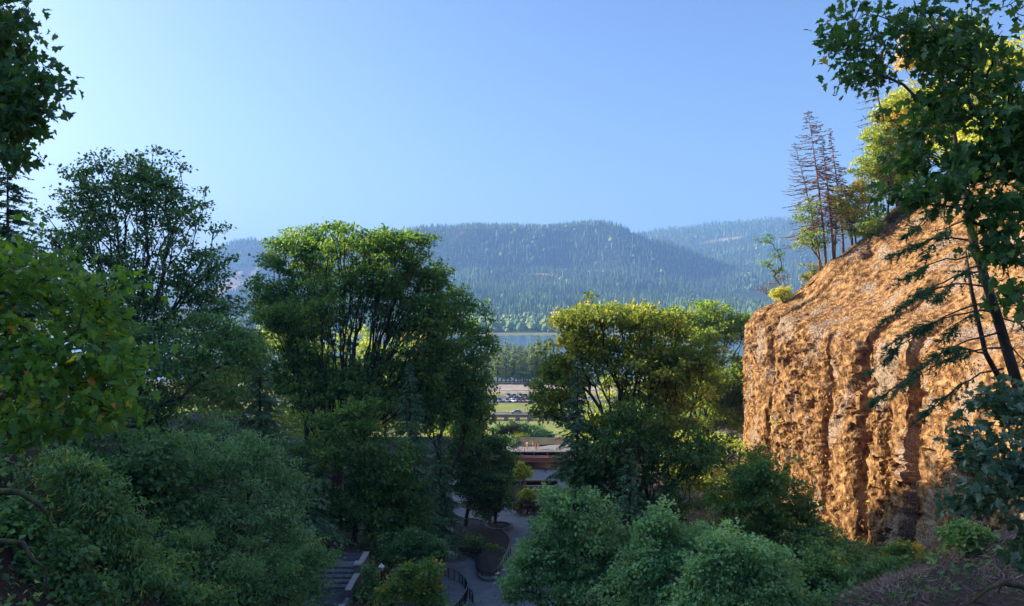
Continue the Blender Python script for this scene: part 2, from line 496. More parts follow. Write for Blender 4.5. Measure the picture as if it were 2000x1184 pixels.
# ------------------------------------------------------------------ leaves, branches
T_RHOMB = (np.array([(0, 0, 0), (.45, .36, .10), (1, 0, -.08), (.45, -.36, .10)]), np.array([(0, 1, 2), (0, 2, 3)]))
T_NARROW = (np.array([(0, 0, 0), (.4, .16, .05), (1, 0, -.05), (.4, -.16, .05)]), np.array([(0, 1, 2), (0, 2, 3)]))
T_BLADE = (np.array([(0, .10, 0), (0, -.10, 0), (1, 0, 0)]), np.array([(0, 1, 2)]))
T_TUFT = (np.array([(0, 0, 0), (.55, .26, .10), (1, .10, -.06), (.8, -.02, .05), (1.0, -.16, -.05), (.5, -.26, .1)]), np.array([(0, 1, 3), (1, 2, 3), (0, 3, 5), (3, 4, 5)]))
T_TUFT2 = (np.array([(0, .12, 0), (0, -.12, 0), (1, .05, -.05), (.75, -.22, .05)]), np.array([(0, 1, 2), (0, 1, 3)]))
def maple_template():
    half = [(0.0, 0.02), (-.05, .34), (.10, .28), (.22, .56), (.36, .40), (.48, .22), (.66, .36), (.80, .14), (1.05, 0.0)]
    P = [(x, y, 0.16 * abs(y) - 0.12 * x * x) for x, y in half]
    Q = [(x, -y, 0.16 * abs(y) - 0.12 * x * x) for x, y in half[1:-1]]
    V = P + Q[::-1]
    c = (0.30, 0, 0.02)
    n = len(V)
    return np.array(V + [c]), np.array([(i, (i + 1) % n, n) for i in range(n)])
T_MAPLE = maple_template()
def small_maple():
    V = [(0, 0, 0), (.0, .42, .08), (.32, .2, .04), (.5, .5, .06), (.62, .16, 0), (1, 0, -.1), (.62, -.16, 0), (.5, -.5, .06), (.32, -.2, .04), (0, -.42, .08)]
    return np.array(V), np.array([(0, 2, 1), (0, 4, 2), (2, 4, 3), (0, 6, 4), (4, 6, 5), (0, 8, 6), (6, 8, 7), (0, 9, 8)])
T_SMAPLE = small_maple()

def leaf_frames(d, nrm):
    d = unit(d); nrm = nrm - d * np.sum(d * nrm, -1, keepdims=True); nrm = unit(nrm)
    return d, np.cross(nrm, d), nrm
def leaves(P, D, N, S, tone, tmpl):
    """P,D,N (n,3) S,tone (n,) -> V, F, tone"""
    TV, TF = tmpl
    d, w, nn = leaf_frames(D, N)
    if len(TV) > 12:      # broad leaves curl and narrow by different amounts
        g_ = seed(len(P)); w = w * g_.uniform(.65, 1.05, (len(P), 1)); nn = nn * g_.uniform(-.6, 3.2, (len(P), 1))
    V = P[:, None] + S[:, None, None] * (TV[None, :, 0:1] * d[:, None] + TV[None, :, 1:2] * w[:, None] + TV[None, :, 2:3] * nn[:, None])
    F = TF[None] + (np.arange(len(P)) * len(TV))[:, None, None]
    return V.reshape(-1, 3), F.reshape(-1, 3), np.repeat(tone, len(TV))

class Skel:
    def __init__(self, trunk):
        self.cap = 4096
        self.P = np.zeros((self.cap, 3)); self.par = np.full(self.cap, -1); self.pl = np.zeros(self.cap); self.n = 0
        for i, t in enumerate(trunk):
            self.push(t, i - 1)
    def push(self, p, par):
        if self.n >= self.cap:
            self.P = np.concatenate([self.P, np.zeros((self.cap, 3))]); self.par = np.concatenate([self.par, np.full(self.cap, -1)])
            self.pl = np.concatenate([self.pl, np.zeros(self.cap)]); self.cap *= 2
        i = self.n; self.P[i] = p; self.par[i] = par
        self.pl[i] = 0 if par < 0 else self.pl[par] + np.linalg.norm(self.P[i] - self.P[par])
        self.n += 1
        return i
    def grow(self, T, g, bf=0.35, step=1.5, first=1, arch=0.10, up=0.9, wob=0.07):
        tips = []
        root = self.P[max(first, 0)]
        for t in T[np.argsort(np.linalg.norm(T - root, axis=1))]:
            P = self.P[first:self.n]
            d = np.linalg.norm(P - t, axis=1)
            c = d + bf * self.pl[first:self.n] + up * np.maximum(P[:, 2] - t[2], 0)
            i = int(np.argmin(c)) + first
            L = np.linalg.norm(self.P[i] - t); a = self.P[i].copy()
            m = int(min(5, max(1, L / step)))
            par = i
            for q in range(1, m + 1):
                s = q / m
                v = a + (t - a) * s
                if q < m:
                    v = v + np.array([0, 0, arch * L * math.sin(math.pi * s)]) + g.normal(0, wob * L / m ** 0.5, 3)
                par = self.push(v, par)
            tips.append(par)
        return np.array(tips)
    def radii(self, rtip, ex=2.3, trunk_min=None):
        n = self.n; acc = np.zeros(n); haschild = np.zeros(n, bool)
        for i in range(n - 1, 0, -1):
            if not haschild[i]: acc[i] = rtip ** ex
            acc[self.par[i]] += acc[i]; haschild[self.par[i]] = True
        return acc ** (1 / ex)

def tubes(A, B, ra, rb, k):
    d = unit(B - A)
    ref = np.where(np.abs(d[:, 2:3]) < 0.9, np.array([[0, 0, 1.0]]), np.array([[1.0, 0, 0]]))
    a = unit(np.cross(d, ref)); b = np.cross(d, a)
    t = 2 * np.pi * np.arange(k) / k
    ring = np.cos(t)[None, :, None] * a[:, None] + np.sin(t)[None, :, None] * b[:, None]
    A2 = A - d * (ra * 0.35)[:, None]
    V = np.concatenate([A2[:, None] + ring * ra[:, None, None], B[:, None] + ring * rb[:, None, None]], 1)
    j = np.arange(k); j2 = (j + 1) % k
    f = np.stack([j, j2, j2 + k, j + k], -1)
    F = f[None] + (np.arange(len(A)) * 2 * k)[:, None, None]
    return V.reshape(-1, 3), F.reshape(-1, 4)

def wood(sk, rad, root, mat, thick, base, rmin=0.0):
    idx = np.arange(1, sk.n); idx = idx[sk.par[1:sk.n] >= 0]
    par = sk.par[idx]
    ra = np.maximum(np.minimum(rad[par], rad[idx] * 1.6), rmin); rb = np.maximum(rad[idx], rmin)
    big = rb >= thick
    for nm, msk, k in (('trunk', big, 7), ('branches', ~big, 3)):
        if not msk.any(): continue
        V, F = tubes(sk.P[par[msk]], sk.P[idx[msk]], ra[msk], rb[msk], k)
        o = obj(nm, mesh_from(nm, V - base, [F], smooth=(k > 4)), mat, root)
        if nm == 'branches': o['kind'] = 'stuff'

def ellip(lobes, n, g, shell=0.7):
    """sample points in lobes (px,py,rx,ry,d,rd)"""
    big = []
    for l in lobes:
        big.append((l[0], l[1], l[2] * .82, l[3] * .82, l[4], l[5] * .82))
        for _ in range(3):
            u = unit(g.normal(size=3)) * g.uniform(.45, .8); f = g.uniform(.38, .6)
            big.append((l[0] + u[0] * l[2], l[1] + u[2] * l[3], l[2] * f, l[3] * f, l[4] + u[1] * l[5], l[5] * f))
    lobes = big
    vol = np.array([l[2] * l[3] for l in lobes], float); vol /= vol.sum()
    out = []
    for l, v in zip(lobes, vol):
        m = max(3, int(round(n * v)))
        u = unit(g.normal(size=(m, 3)))
        r = np.where(g.random(m) < shell, g.uniform(0.80, 1.0, m), g.random(m) ** (1 / 3) * 0.85)
        ph = g.uniform(0, 6.28, (3, 3))
        bump = sum(np.sin(3.2 * u[:, i] + ph[i, 0]) * np.sin(4.1 * u[:, (i + 1) % 3] + ph[i, 1]) for i in range(3))
        shoot = np.where(g.random(m) < 0.09, g.uniform(1.1, 1.38, m), 1.0)
        q = u * (r * shoot * (1 + 0.24 * bump))[:, None]
        c = W(l[0], l[1], l[4])
        k = l[4] / FPX
        out.append(c + q * np.array([l[2] * k, l[5], l[3] * k]))
    return np.concatenate(out)

CENTERS = {}
def broadleaf(name, label, cat, bpx, d, lobes, mat, bark='bark', nt=260, leaf=0.34, per=150, sig=0.8, sd_=1, fork=0.35, thick=0.10,
              rtip=0.03, tmpl=T_RHOMB, shell=0.66, base=None, bf=0.3, tone0=0.45, tvar=0.22, droop=0.25, group=None, lean=None, flatz=0.5, zf=None, rmin=0.0, trunk_x=1.0, hole=None):
    g = seed(1000 + sd_)
    rd = None
    L = []
    for l in lobes:
        px, py, rx, ry = l[:4]
        dd = d + (l[4] if len(l) > 4 else 0)
        L.append((px, py, rx, ry, dd, (l[5] if len(l) > 5 else max(rx, ry) * dd / FPX * 0.85)))
    if base is None:
        bx = (bpx - 1000) / FPX * d
        bz = float(G(bx, d)) if zf is None else zf(bx, d)
        base = np.array([bx, d, bz])
    else:
        base = np.asarray(base, float)
    nt = int(nt * 1.42); per = max(3, int(per * 0.6)); sig = sig * 0.64; leaf = leaf * 1.16
    T = ellip(L, nt, g, shell)
    cc = T.mean(0)
    zlow = np.percentile(T[:, 2], 12)
    root = empty(name, tuple(base))
    tag(root, label, cat, group)
    top = base + (np.array([cc[0], cc[1], zlow]) - base) * 0.9
    top[:2] = base[:2] + (top[:2] - base[:2]) * trunk_x
    top[2] = max(base[2] + 0.6, base[2] + (cc[2] - base[2]) * fork * 1.4) if fork else top[2]
    trunk = [base - np.array([0, 0, 0.4])]
    for q in (0.33, 0.66, 1.0):
        v = base + (top - base) * q; v[:2] = base[:2] + (top[:2] - base[:2]) * q ** 1.4
        v[:2] += g.normal(0, 0.02 * np.linalg.norm(top - base), 2)
        trunk.append(v)
    sk = Skel(trunk)
    Ls = np.linalg.norm(T - cc, axis=1).mean()
    tips = sk.grow(T, g, bf=bf, step=max(0.5, Ls * 0.16), first=2)
    rad = sk.radii(rtip)
    wood(sk, rad, root, M[bark], thick, base, rmin)
    # leaf clumps round the tips
    tp = sk.P[tips]
    if hole:
        hx, hy = proj(tp[:, 0], tp[:, 1], tp[:, 2])
        ins_ = ((hx - hole[0]) / hole[2]) ** 2 + ((hy - hole[1]) / hole[3]) ** 2 < 1
        tp = tp[~ins_ | (g.random(len(tp)) < hole[4])]
    ct = g.normal(0, tvar * 0.7, len(tp))
    k = max(1, int(per))
    n = len(tp) * k
    P = np.repeat(tp, k, 0)
    off = g.normal(size=(n, 3)) * sig
    off[:, 2] *= flatz
    P = P + off
    out = unit(P - cc)
    D = unit(g.normal(size=(n, 3)) * 0.8 + out * 0.6 + np.array([0, 0, -droop]))
    N = unit(g.normal(size=(n, 3)) * 0.55 + np.array([0, 0, 1.0]) + out * 0.35)
    S = leaf * g.uniform(0.55, 1.25, n)
    tone = np.clip(tone0 + np.repeat(ct, k) + g.normal(0, tvar * 0.6, n), 0, 1)
    V, F, t = leaves(P - base, D, N, S, tone, tmpl)
    o = obj('crown', mesh_from('crown', V, [F], tone=t), mat, root); o['kind'] = 'stuff'
    return root

def near_maple(name, label, base, lobes, mat, nt, per, leaf, sd_, sig, nparts=230, bf=0.25, rtip=0.007, tone0=0.45, tvar=0.2, bark='bark', thick=0.03, droop=0.5, group=None, shell=0.35):
    """maple close to the camera: its largest leaves are parts, the rest one foliage mass"""
    g = seed(3000 + sd_)
    base = np.asarray(base, float)
    L = [(px, py, rx, ry, dd, rdp) for px, py, rx, ry, dd, rdp in lobes]
    nt = int(nt * 1.35); per = max(3, int(per * .72)); sig = sig * .66
    T = ellip(L, nt, g, shell)
    cc = T.mean(0)
    root = empty(name, tuple(base)); tag(root, label, 'tree', group)
    k = 5
    trunk = [base - np.array([0, 0, .4])]
    top = base + np.array([(cc[0] - base[0]) * 0.25, (cc[1] - base[1]) * .25, (cc[2] - base[2]) * 0.92])
    for q in (0.3, 0.6, 0.85, 1.0):
        trunk.append(base + (top - base) * q + np.append(g.normal(0, 0.12, 2), 0))
    sk = Skel(trunk)
    tips = sk.grow(T, g, bf=bf, step=0.35, first=2, arch=0.06, up=0.4, wob=0.05)
    rad = sk.radii(rtip, 2.2)
    wood(sk, rad, root, M[bark], thick, base)
    tp = sk.P[tips]
    n = len(tp) * per
    P = np.repeat(tp, per, 0) + g.normal(size=(n, 3)) * np.array([sig, sig, sig * 0.6])
    out = unit(np.repeat(tp, per, 0) - cc)
    D = unit(g.normal(size=(n, 3)) * 0.75 + out * 0.5 + np.array([0, 0, -droop]))
    N = unit(g.normal(size=(n, 3)) * 0.75 + np.array([0, -0.1, 0.9]))
    S = leaf * g.uniform(0.6, 1.2, n)
    tone = np.clip(tone0 + np.repeat(g.normal(0, tvar * .6, len(tp)), per) + g.normal(0, tvar * .7, n), 0, 1)
    px, py = proj(P[:, 0], P[:, 1], P[:, 2])
    infr = (px > 0) & (px < 2000) & (py > 0) & (py < 1184)
    score = np.where(infr, S / P[:, 1], -1)
    order = np.argsort(-score)
    sel = order[:nparts]
    rest = order[nparts:]
    V, F, t = leaves(P[rest] - base, D[rest], N[rest], S[rest], tone[rest], T_MAPLE)
    o = obj('foliage', mesh_from('foliage', V, [F], tone=t), mat, root); o['kind'] = 'stuff'
    # leaf parts share eight tones of one leaf mesh
    ms = []
    for q in range(8):
        me = mesh_from('leaf', T_MAPLE[0], [T_MAPLE[1]], tone=np.full(len(T_MAPLE[0]), (q + .5) / 8))
        me.materials.append(mat); ms.append(me)
    d, w, nn = leaf_frames(D, N)
    for i in sel:
        lo = bpy.data.objects.new('leaf', ms[min(7, int(tone[i] * 8))])
        mt = Matrix(((d[i, 0], w[i, 0], nn[i, 0], 0), (d[i, 1], w[i, 1], nn[i, 1], 0), (d[i, 2], w[i, 2], nn[i, 2], 0), (0, 0, 0, 1)))
        lo.parent = root
        lo.matrix_local = Matrix.Translation(Vector(P[i] - base)) @ mt @ Matrix.Diagonal((float(S[i]), float(S[i]) * g.uniform(.65, 1.05), float(S[i]) * g.uniform(-.6, 3.2), 1))
        col.objects.link(lo)
    return root

def conifer_geo(H, Rad, g, start=0.12, sp=0.38, nb=6, droop=0.35, twl=0.9, tww=0.20, prof=0.85, gap=0.0, dead=False, lean=(0, 0), elev=0.25, side=None, tstep=0.32, r0=None, hang=0.35, tone0=0.4, minL=0.0, curl=0.0):
    """local-space conifer: trunk pts, branch segments, needle sprays"""
    r0 = r0 or H * 0.014
    tz = np.linspace(0, H, 9)
    tx = lean[0] * (tz / H) ** 1.3; ty = lean[1] * (tz / H) ** 1.3
    tr = np.maximum(r0 * (1 - tz / H) ** 0.9, r0 * 0.06)
    TP = np.stack([tx, ty, tz], -1)
    A = []; B = []; RA_ = []; RB_ = []
    LP = []; LD = []; LN = []; LS = []; LT = []
    z = H * start
    while z < H * 0.985:
        h = z / H
        for q in range(nb):
            if g.random() < gap: continue
            a = g.uniform(0, 6.283)
            L = max(minL, Rad * (1 - h) ** prof * (g.uniform(0.2, 1.25) if dead else g.uniform(0.65, 1.12)))
            if side is not None:
                L *= max(0.12, 0.55 + 0.45 * math.cos(a - side))
            e = elev * (h * 1.6 - 0.5) + g.normal(0, 0.08)
            p0 = np.array([np.interp(z, tz, tx), np.interp(z, tz, ty), z + g.uniform(-.5, .5) * sp])
            ns = 5
            s = np.linspace(0, 1, ns + 1)
            zz = L * (e * s - droop * s ** 1.6 + curl * s ** 4)
            P = np.stack([p0[0] + np.cos(a) * L * s, p0[1] + np.sin(a) * L * s, p0[2] + zz], -1)
            P[1:] += g.normal(0, 0.02 * L, (ns, 3))
            rb = np.maximum(0.012 + 0.012 * L, 0.02) * (1 - 0.8 * s) * (1.3 if dead else 1)
            A.append(P[:-1]); B.append(P[1:]); RA_.append(rb[:-1]); RB_.append(rb[1:])
            bd = np.array([math.cos(a), math.sin(a), 0])
            sidev = np.array([-math.sin(a), math.cos(a), 0])
            m = max(3, int(L / tstep))
            tt = np.sort(g.uniform(0.12 if not dead else 0.25, 1.0, m * 2))
            pts = np.stack([np.interp(tt, s, P[:, k]) for k in range(3)], -1)
            sg = np.where(np.arange(m * 2) % 2, 1.0, -1.0)[:, None]
            D = bd * 0.75 + sidev * sg * g.uniform(0.5, 1.0, (m * 2, 1)) + np.array([0, 0, -1.0]) * (hang * g.uniform(0.4, 1.4, (m * 2, 1)))
            ln = twl * (0.35 + 0.65 * (1 - tt)) * g.uniform(0.6, 1.2, m * 2) * min(1.0, 0.35 + L / (Rad + .01))
            if dead:
                A.append(pts); B.append(pts + unit(D) * ln[:, None] * 0.9); RA_.append(np.full(m * 2, 0.018)); RB_.append(np.full(m * 2, 0.008))
            else:
                LP.append(pts); LD.append(D); LS.append(ln)
                LN.append(np.array([0, 0, 1.0]) + g.normal(0, 0.45, (m * 2, 3)))
                LT.append(np.clip(tone0 + g.normal(0, 0.10) + g.normal(0, 0.12, m * 2), 0, 1))
        z += sp * g.uniform(0.7, 1.3)
    cat_ = lambda q: np.concatenate(q) if q else np.zeros((0, 3))
    return TP, tr, cat_(A), cat_(B), np.concatenate(RA_), np.concatenate(RB_), cat_(LP), cat_(LD), cat_(LN), (np.concatenate(LS) if LS else np.zeros(0)), (np.concatenate(LT) if LT else np.zeros(0))
T_SPRAY = (np.array([(0, 0, 0), (.25, .20, .03), (.6, .17, .02), (1, 0, -.10), (.6, -.17, .02), (.25, -.20, .03)]), np.array([(0, 1, 5), (1, 2, 5), (2, 4, 5), (2, 3, 4)]))
T_SPRAY2 = (np.array([(0, 0, 0), (.3, .26, .04), (.36, .05, 0), (.62, .22, 0), (.66, .04, 0), (1, 0, -.12), (.64, -.06, 0), (.6, -.24, 0), (.34, -.07, 0), (.26, -.25, .04)]),
            np.array([(0, 2, 1), (2, 4, 3), (4, 6, 5), (0, 9, 8), (8, 7, 6), (0, 8, 2), (2, 8, 6), (2, 6, 4)]))

def conifer(name, label, base, H, Rad, mat, sd_, cat='tree', group=None, bark='bark', tmpl=T_SPRAY2, foliage_frac=1.0, rmin=0.0, **kw):
    g = seed(5000 + sd_)
    base = np.asarray(base, float)
    TP, tr, A, B, ra, rb, P, D, N, S, T = conifer_geo(H, Rad, g, **kw)
    root = empty(name, tuple(base)); tag(root, label, cat, group)
    mb = MB(); TP = TP.copy(); TP[0, 2] -= 0.5
    mb.tube(TP, tr, 7); mb.build('trunk', M[bark], root, smooth=True)
    V, F = tubes(A, B, np.maximum(ra, rmin), np.maximum(rb, rmin * .7), 3)
    o = obj('branches', mesh_from('branches', V, [F]), M[bark], root); o['kind'] = 'stuff'
    if len(P) and foliage_frac > 0:
        if foliage_frac < 1:
            q = g.random(len(P)) < foliage_frac; P, D, N, S, T = P[q], D[q], N[q], S[q], T[q]
        V, F, t = leaves(P, D, N, S, T, tmpl)
        o = obj('crown', mesh_from('crown', V, [F], tone=t), mat, root); o['kind'] = 'stuff'
    return root

# foliage colours
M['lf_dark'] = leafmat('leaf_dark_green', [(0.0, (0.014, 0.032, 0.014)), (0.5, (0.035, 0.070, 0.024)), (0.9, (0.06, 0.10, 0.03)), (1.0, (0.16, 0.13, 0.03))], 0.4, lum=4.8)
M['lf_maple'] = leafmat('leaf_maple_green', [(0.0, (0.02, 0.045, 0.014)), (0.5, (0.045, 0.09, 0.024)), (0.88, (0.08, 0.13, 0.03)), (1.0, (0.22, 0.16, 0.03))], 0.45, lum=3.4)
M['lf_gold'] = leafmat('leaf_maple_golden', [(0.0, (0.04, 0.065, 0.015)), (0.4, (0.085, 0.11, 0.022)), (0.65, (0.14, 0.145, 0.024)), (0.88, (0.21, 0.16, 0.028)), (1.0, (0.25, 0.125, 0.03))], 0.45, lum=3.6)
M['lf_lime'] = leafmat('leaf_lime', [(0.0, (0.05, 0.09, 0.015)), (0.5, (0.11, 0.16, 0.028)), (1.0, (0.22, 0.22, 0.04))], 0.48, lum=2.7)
M['lf_teal'] = leafmat('leaf_alder', [(0.0, (0.032, 0.06, 0.024)), (0.5, (0.065, 0.115, 0.045)), (1.0, (0.13, 0.18, 0.075))], 0.35, tcol=(1.3, 1.3, 0.6), lum=4.2)
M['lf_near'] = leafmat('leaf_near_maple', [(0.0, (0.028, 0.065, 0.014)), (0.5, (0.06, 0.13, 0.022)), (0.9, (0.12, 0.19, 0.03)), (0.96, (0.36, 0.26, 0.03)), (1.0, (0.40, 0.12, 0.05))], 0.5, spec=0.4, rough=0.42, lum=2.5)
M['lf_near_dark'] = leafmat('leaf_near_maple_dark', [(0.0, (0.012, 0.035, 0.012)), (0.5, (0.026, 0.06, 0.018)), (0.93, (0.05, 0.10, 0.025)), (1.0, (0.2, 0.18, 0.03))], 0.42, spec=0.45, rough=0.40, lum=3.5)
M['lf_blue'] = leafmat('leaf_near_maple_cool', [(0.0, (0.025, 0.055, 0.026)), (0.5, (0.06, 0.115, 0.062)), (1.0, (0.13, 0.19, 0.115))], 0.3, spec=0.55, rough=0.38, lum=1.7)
M['needle'] = leafmat('needle_dark', [(0.0, (0.014, 0.032, 0.018)), (0.5, (0.03, 0.058, 0.028)), (1.0, (0.07, 0.10, 0.04))], 0.25, rough=0.7, spec=0.15, lum=4.6)
M['needle_sun'] = leafmat('needle_olive', [(0.0, (0.035, 0.055, 0.018)), (0.5, (0.08, 0.11, 0.03)), (1.0, (0.17, 0.17, 0.05))], 0.3, rough=0.7, spec=0.15, lum=3)
M['needle_rust'] = leafmat('needle_rust', [(0.0, (0.10, 0.05, 0.03)), (0.5, (0.19, 0.10, 0.05)), (0.8, (0.16, 0.13, 0.05)), (1.0, (0.12, 0.14, 0.05))], 0.2, rough=0.8, spec=0.1)
M['moss'] = leafmat('dry_moss', [(0.0, (0.05, 0.022, 0.009)), (0.35, (0.19, 0.10, 0.038)), (0.65, (0.36, 0.21, 0.085)), (0.9, (0.48, 0.32, 0.15)), (1.0, (0.46, 0.40, 0.07))], 0.15, tcol=(1.1, 1.0, 0.7), rough=0.8, spec=0.1, lum=1.35)
M['straw'] = leafmat('dry_grass', [(0.0, (0.11, 0.055, 0.022)), (0.35, (0.23, 0.125, 0.05)), (0.65, (0.38, 0.245, 0.13)), (0.9, (0.50, 0.37, 0.22)), (1.0, (0.42, 0.36, 0.08))], 0.15, tcol=(1.1, 1.0, 0.7), rough=0.8, spec=0.1, lum=1.25)

# ------------------------------------------------------------------ the cliff on the right
EY = np.array([[110, 168], [82, 158], [62, 147], [48, 136], [40, 127], [36.6, 119.5], [36.0, 114], [36.6, 108], [37.6, 102], [38.8, 96], [40.2, 90], [41.6, 84], [42.8, 78], [43.6, 72], [43.8, 64], [43.0, 54], [41, 42], [39, 28], [38, 12], [38, -6]])
_seg = np.r_[0, np.cumsum(np.linalg.norm(np.diff(EY, axis=0), axis=1))]
ZT_s = _seg; ZT_z = np.array([24, 25, 26, 27, 28, 28.5, 28.5, 28, 27, 26.5, 26.5, 26.5, 26.5, 26, 25, 25, 25, 25, 25, 25.0])
def edge(u):
    # smoothed plan curve
    return np.stack([np.interp(u, _seg, EY[:, 0]), np.interp(u, _seg, EY[:, 1])], -1)
uu = np.concatenate([np.arange(0, 52, 1.2), np.arange(52, 128, 0.26), np.arange(128, _seg[-1], 1.5)])
eu = edge(uu)
for _ in range(5):
    k = np.array([.25, .5, .25]); e2 = eu.copy()
    e2[1:-1] = .25 * eu[:-2] + .5 * eu[1:-1] + .25 * eu[2:]; eu = e2
tg = np.gradient(eu, axis=0); tg = unit(tg)
nout = np.stack([tg[:, 1], -tg[:, 0]], -1)           # outward: towards the valley
nout *= np.where(nout[:, :1] > 0, 1, 1)
if nout[len(nout) // 2, 0] > 0: nout = -nout
zt = np.interp(uu, ZT_s, ZT_z)
epx = 1000 + eu[:, 0] / np.maximum(eu[:, 1], 5) * FPX
# crevices along the face: arc length, depth, width (from where they show in the photograph)
def upx(p):
    i0 = int(np.argmin(np.where((uu > 45) & (uu < 90), epx, 1e9))); msk = (np.arange(len(uu)) >= i0) & (uu < 130)
    return float(np.interp(p, epx[msk], uu[msk]))
CREV = [(upx(1470) - 5, 2.0, 1.6, -9, 99), (upx(1503), 9.0, 1.1, -9, 99), (upx(1550), 1.0, 1.4, -9, 16), (upx(1611), 6.5, 1.0, 10, 25), (upx(1618), 1.5, 1.2, -9, 11), (upx(1684), 9.0, 1.1, -9, 99), (upx(1735), 1.2, 1.0, 4, 18), (upx(1800), 1.0, 1.6, -9, 20), (upx(1850), 3.0, 1.5, -9, 99)]
vv = np.concatenate([np.linspace(-0.25, 1.0, 150), 1 + np.linspace(0, 1, 95)[1:]])
def slope_rise(s):
    return 0.50 * s + 0.30 * np.maximum(s - 6, 0)
U, Vg = np.meshgrid(uu, vv)
EX = np.broadcast_to(eu[:, 0], U.shape); EYy = np.broadcast_to(eu[:, 1], U.shape)
NX = np.broadcast_to(nout[:, 0], U.shape); NY = np.broadcast_to(nout[:, 1], U.shape)
ZT = np.broadcast_to(zt, U.shape)
face = np.clip(Vg, -1, 1)
inw = np.maximum(Vg - 1, 0) ** 1.35 * 62.0           # metres back from the brow
zz = np.where(Vg <= 1, -3 + (ZT + 3) * face, ZT + slope_rise(inw))
outd = np.where(Vg <= 1, (1 - np.clip(face, 0, 1)) * 1.2 + np.maximum(0.15 - face, 0) * 10 - 0.9 * sstep(0.92, 1.0, face) ** 2, -0.9 - inw)
D = np.zeros_like(U)
wa = U + 0.8 * noise2(U, zz, 2.1, 71) + 0.55 * zz; wb = zz - 0.5 * U + 0.8 * noise2(U + 50, zz, 1.9, 72)
fade = np.where(Vg <= 1, 0.45 + 0.55 * sstep(0.0, 0.3, face), np.exp(-inw / 4.0))
for c0, dep, wid, zlo, zhi in CREV:
    wv = 0.9 * noise2(zz, zz * 0 + c0, 7.0, 12)
    du_ = np.abs(U - c0 - wv * 1.0)
    dep = dep * sstep(zlo - 2.5, zlo + 2.5, zz) * (1 - sstep(zhi - 2.5, zhi + 2.5, zz))
    D -= 0.8 * dep * fade * np.exp(-(du_ / (wid * 0.40)) ** 2.2) + 0.16 * dep * fade * np.exp(-du_ / (wid * 1.3))
D += fade * (0.8 * noise2(U, zz * 0.35, 6.0, 14) + 0.9 * noise2(U, zz * .5, 2.4, 15) + 0.7 * (0.25 - np.abs(noise2(wa, wb * .6, 1.9, 16))) + 0.8 * (0.25 - np.abs(noise2(wb, wa * .8, 0.8, 17))) + 0.6 * (0.25 - np.abs(noise2(U, zz * .45, 4.2, 23))))
pit = sstep(0.12, 0.26, noise2(wb * .8, wa, 0.75, 27) + .4 * noise2(wa, wb, .4, 29)) * sstep(-.15, .12, noise2(U, zz * .6, 3.3, 28))
D -= fade * 0.75 * pit
led = zz + 1.6 * noise2(U, zz, 3.0, 81) + 0.25 * U
D += fade * 0.55 * ((led / 3.7) % 1.0 - .5) * sstep(-.2, .2, noise2(U, zz, 5.5, 82))
zz = zz + np.where(Vg > 1, 1.0 - np.exp(-inw / 5), 0) * (2.4 * fbm(U, inw, 10, 4, 18))
zz = zz + 0.35 * fbm(U * 1.3, zz, 1.1, 2, 19)
CX = EX + NX * (outd + D); CY = EYy + NY * (outd + D)
def cliffmat():
    m, n, o = newmat('cliff_moss_rock')
    tc = n.nodes.new('ShaderNodeTexCoord')
    def nz(scale, det, st=(1, 1, 1)):
        mp = n.nodes.new('ShaderNodeMapping'); mp.inputs['Scale'].default_value = st
        n.links.new(tc.outputs['Object'], mp.inputs[0])
        q = n.nodes.new('ShaderNodeTexNoise'); q.inputs['Scale'].default_value = scale; q.inputs['Detail'].default_value = det
        n.links.new(mp.outputs[0], q.inputs[0]); return q
    a = nz(1.6, 10, (1, 1, 0.8))
    r1 = ramp(n, [(0.32, (0.04, 0.02, 0.01)), (0.46, (0.17, 0.088, 0.034)), (0.58, (0.33, 0.19, 0.075)), (0.75, (0.46, 0.31, 0.15))])
    n.links.new(a.outputs[0], r1.inputs[0])
    b = nz(0.30, 9, (1, 1, 0.55))
    r2 = ramp(n, [(0.53, (0, 0, 0)), (0.60, (1, 1, 1))])
    n.links.new(b.outputs[0], r2.inputs[0])
    mx = n.nodes.new('ShaderNodeMix'); mx.data_type = 'RGBA'
    n.links.new(r2.outputs[0], mx.inputs[0]); n.links.new(r1.outputs[0], mx.inputs[6])
    c = nz(6.0, 5)
    r3 = ramp(n, [(0.35, (0.13, 0.09, 0.065)), (0.62, (0.36, 0.27, 0.19)), (0.75, (0.50, 0.42, 0.10))])
    n.links.new(c.outputs[0], r3.inputs[0]); n.links.new(r3.outputs[0], mx.inputs[7])
    p = n.nodes.new('ShaderNodeBsdfPrincipled'); p.inputs['Roughness'].default_value = 0.9; p.inputs['Specular IOR Level'].default_value = 0.1
    n.links.new(mx.outputs[2], p.inputs['Base Color'])
    bp = n.nodes.new('ShaderNodeBump'); bp.inputs['Strength'].default_value = 0.9; bp.inputs['Distance'].default_value = 0.25
    e = nz(3.0, 8); n.links.new(e.outputs[0], bp.inputs['Height']); n.links.new(bp.outputs[0], p.inputs['Normal'])
    n.links.new(p.outputs[0], o.inputs[0])
    return m
M['cliff'] = cliffmat()
cl = gridmesh('cliff', CX[:, ::-1], CY[:, ::-1], zz[:, ::-1], smooth=False)
tag(obj('cliff', cl, M['cliff']), 'sunlit tan mossy cliff with deep vertical clefts on the right', 'cliff', kind='structure')
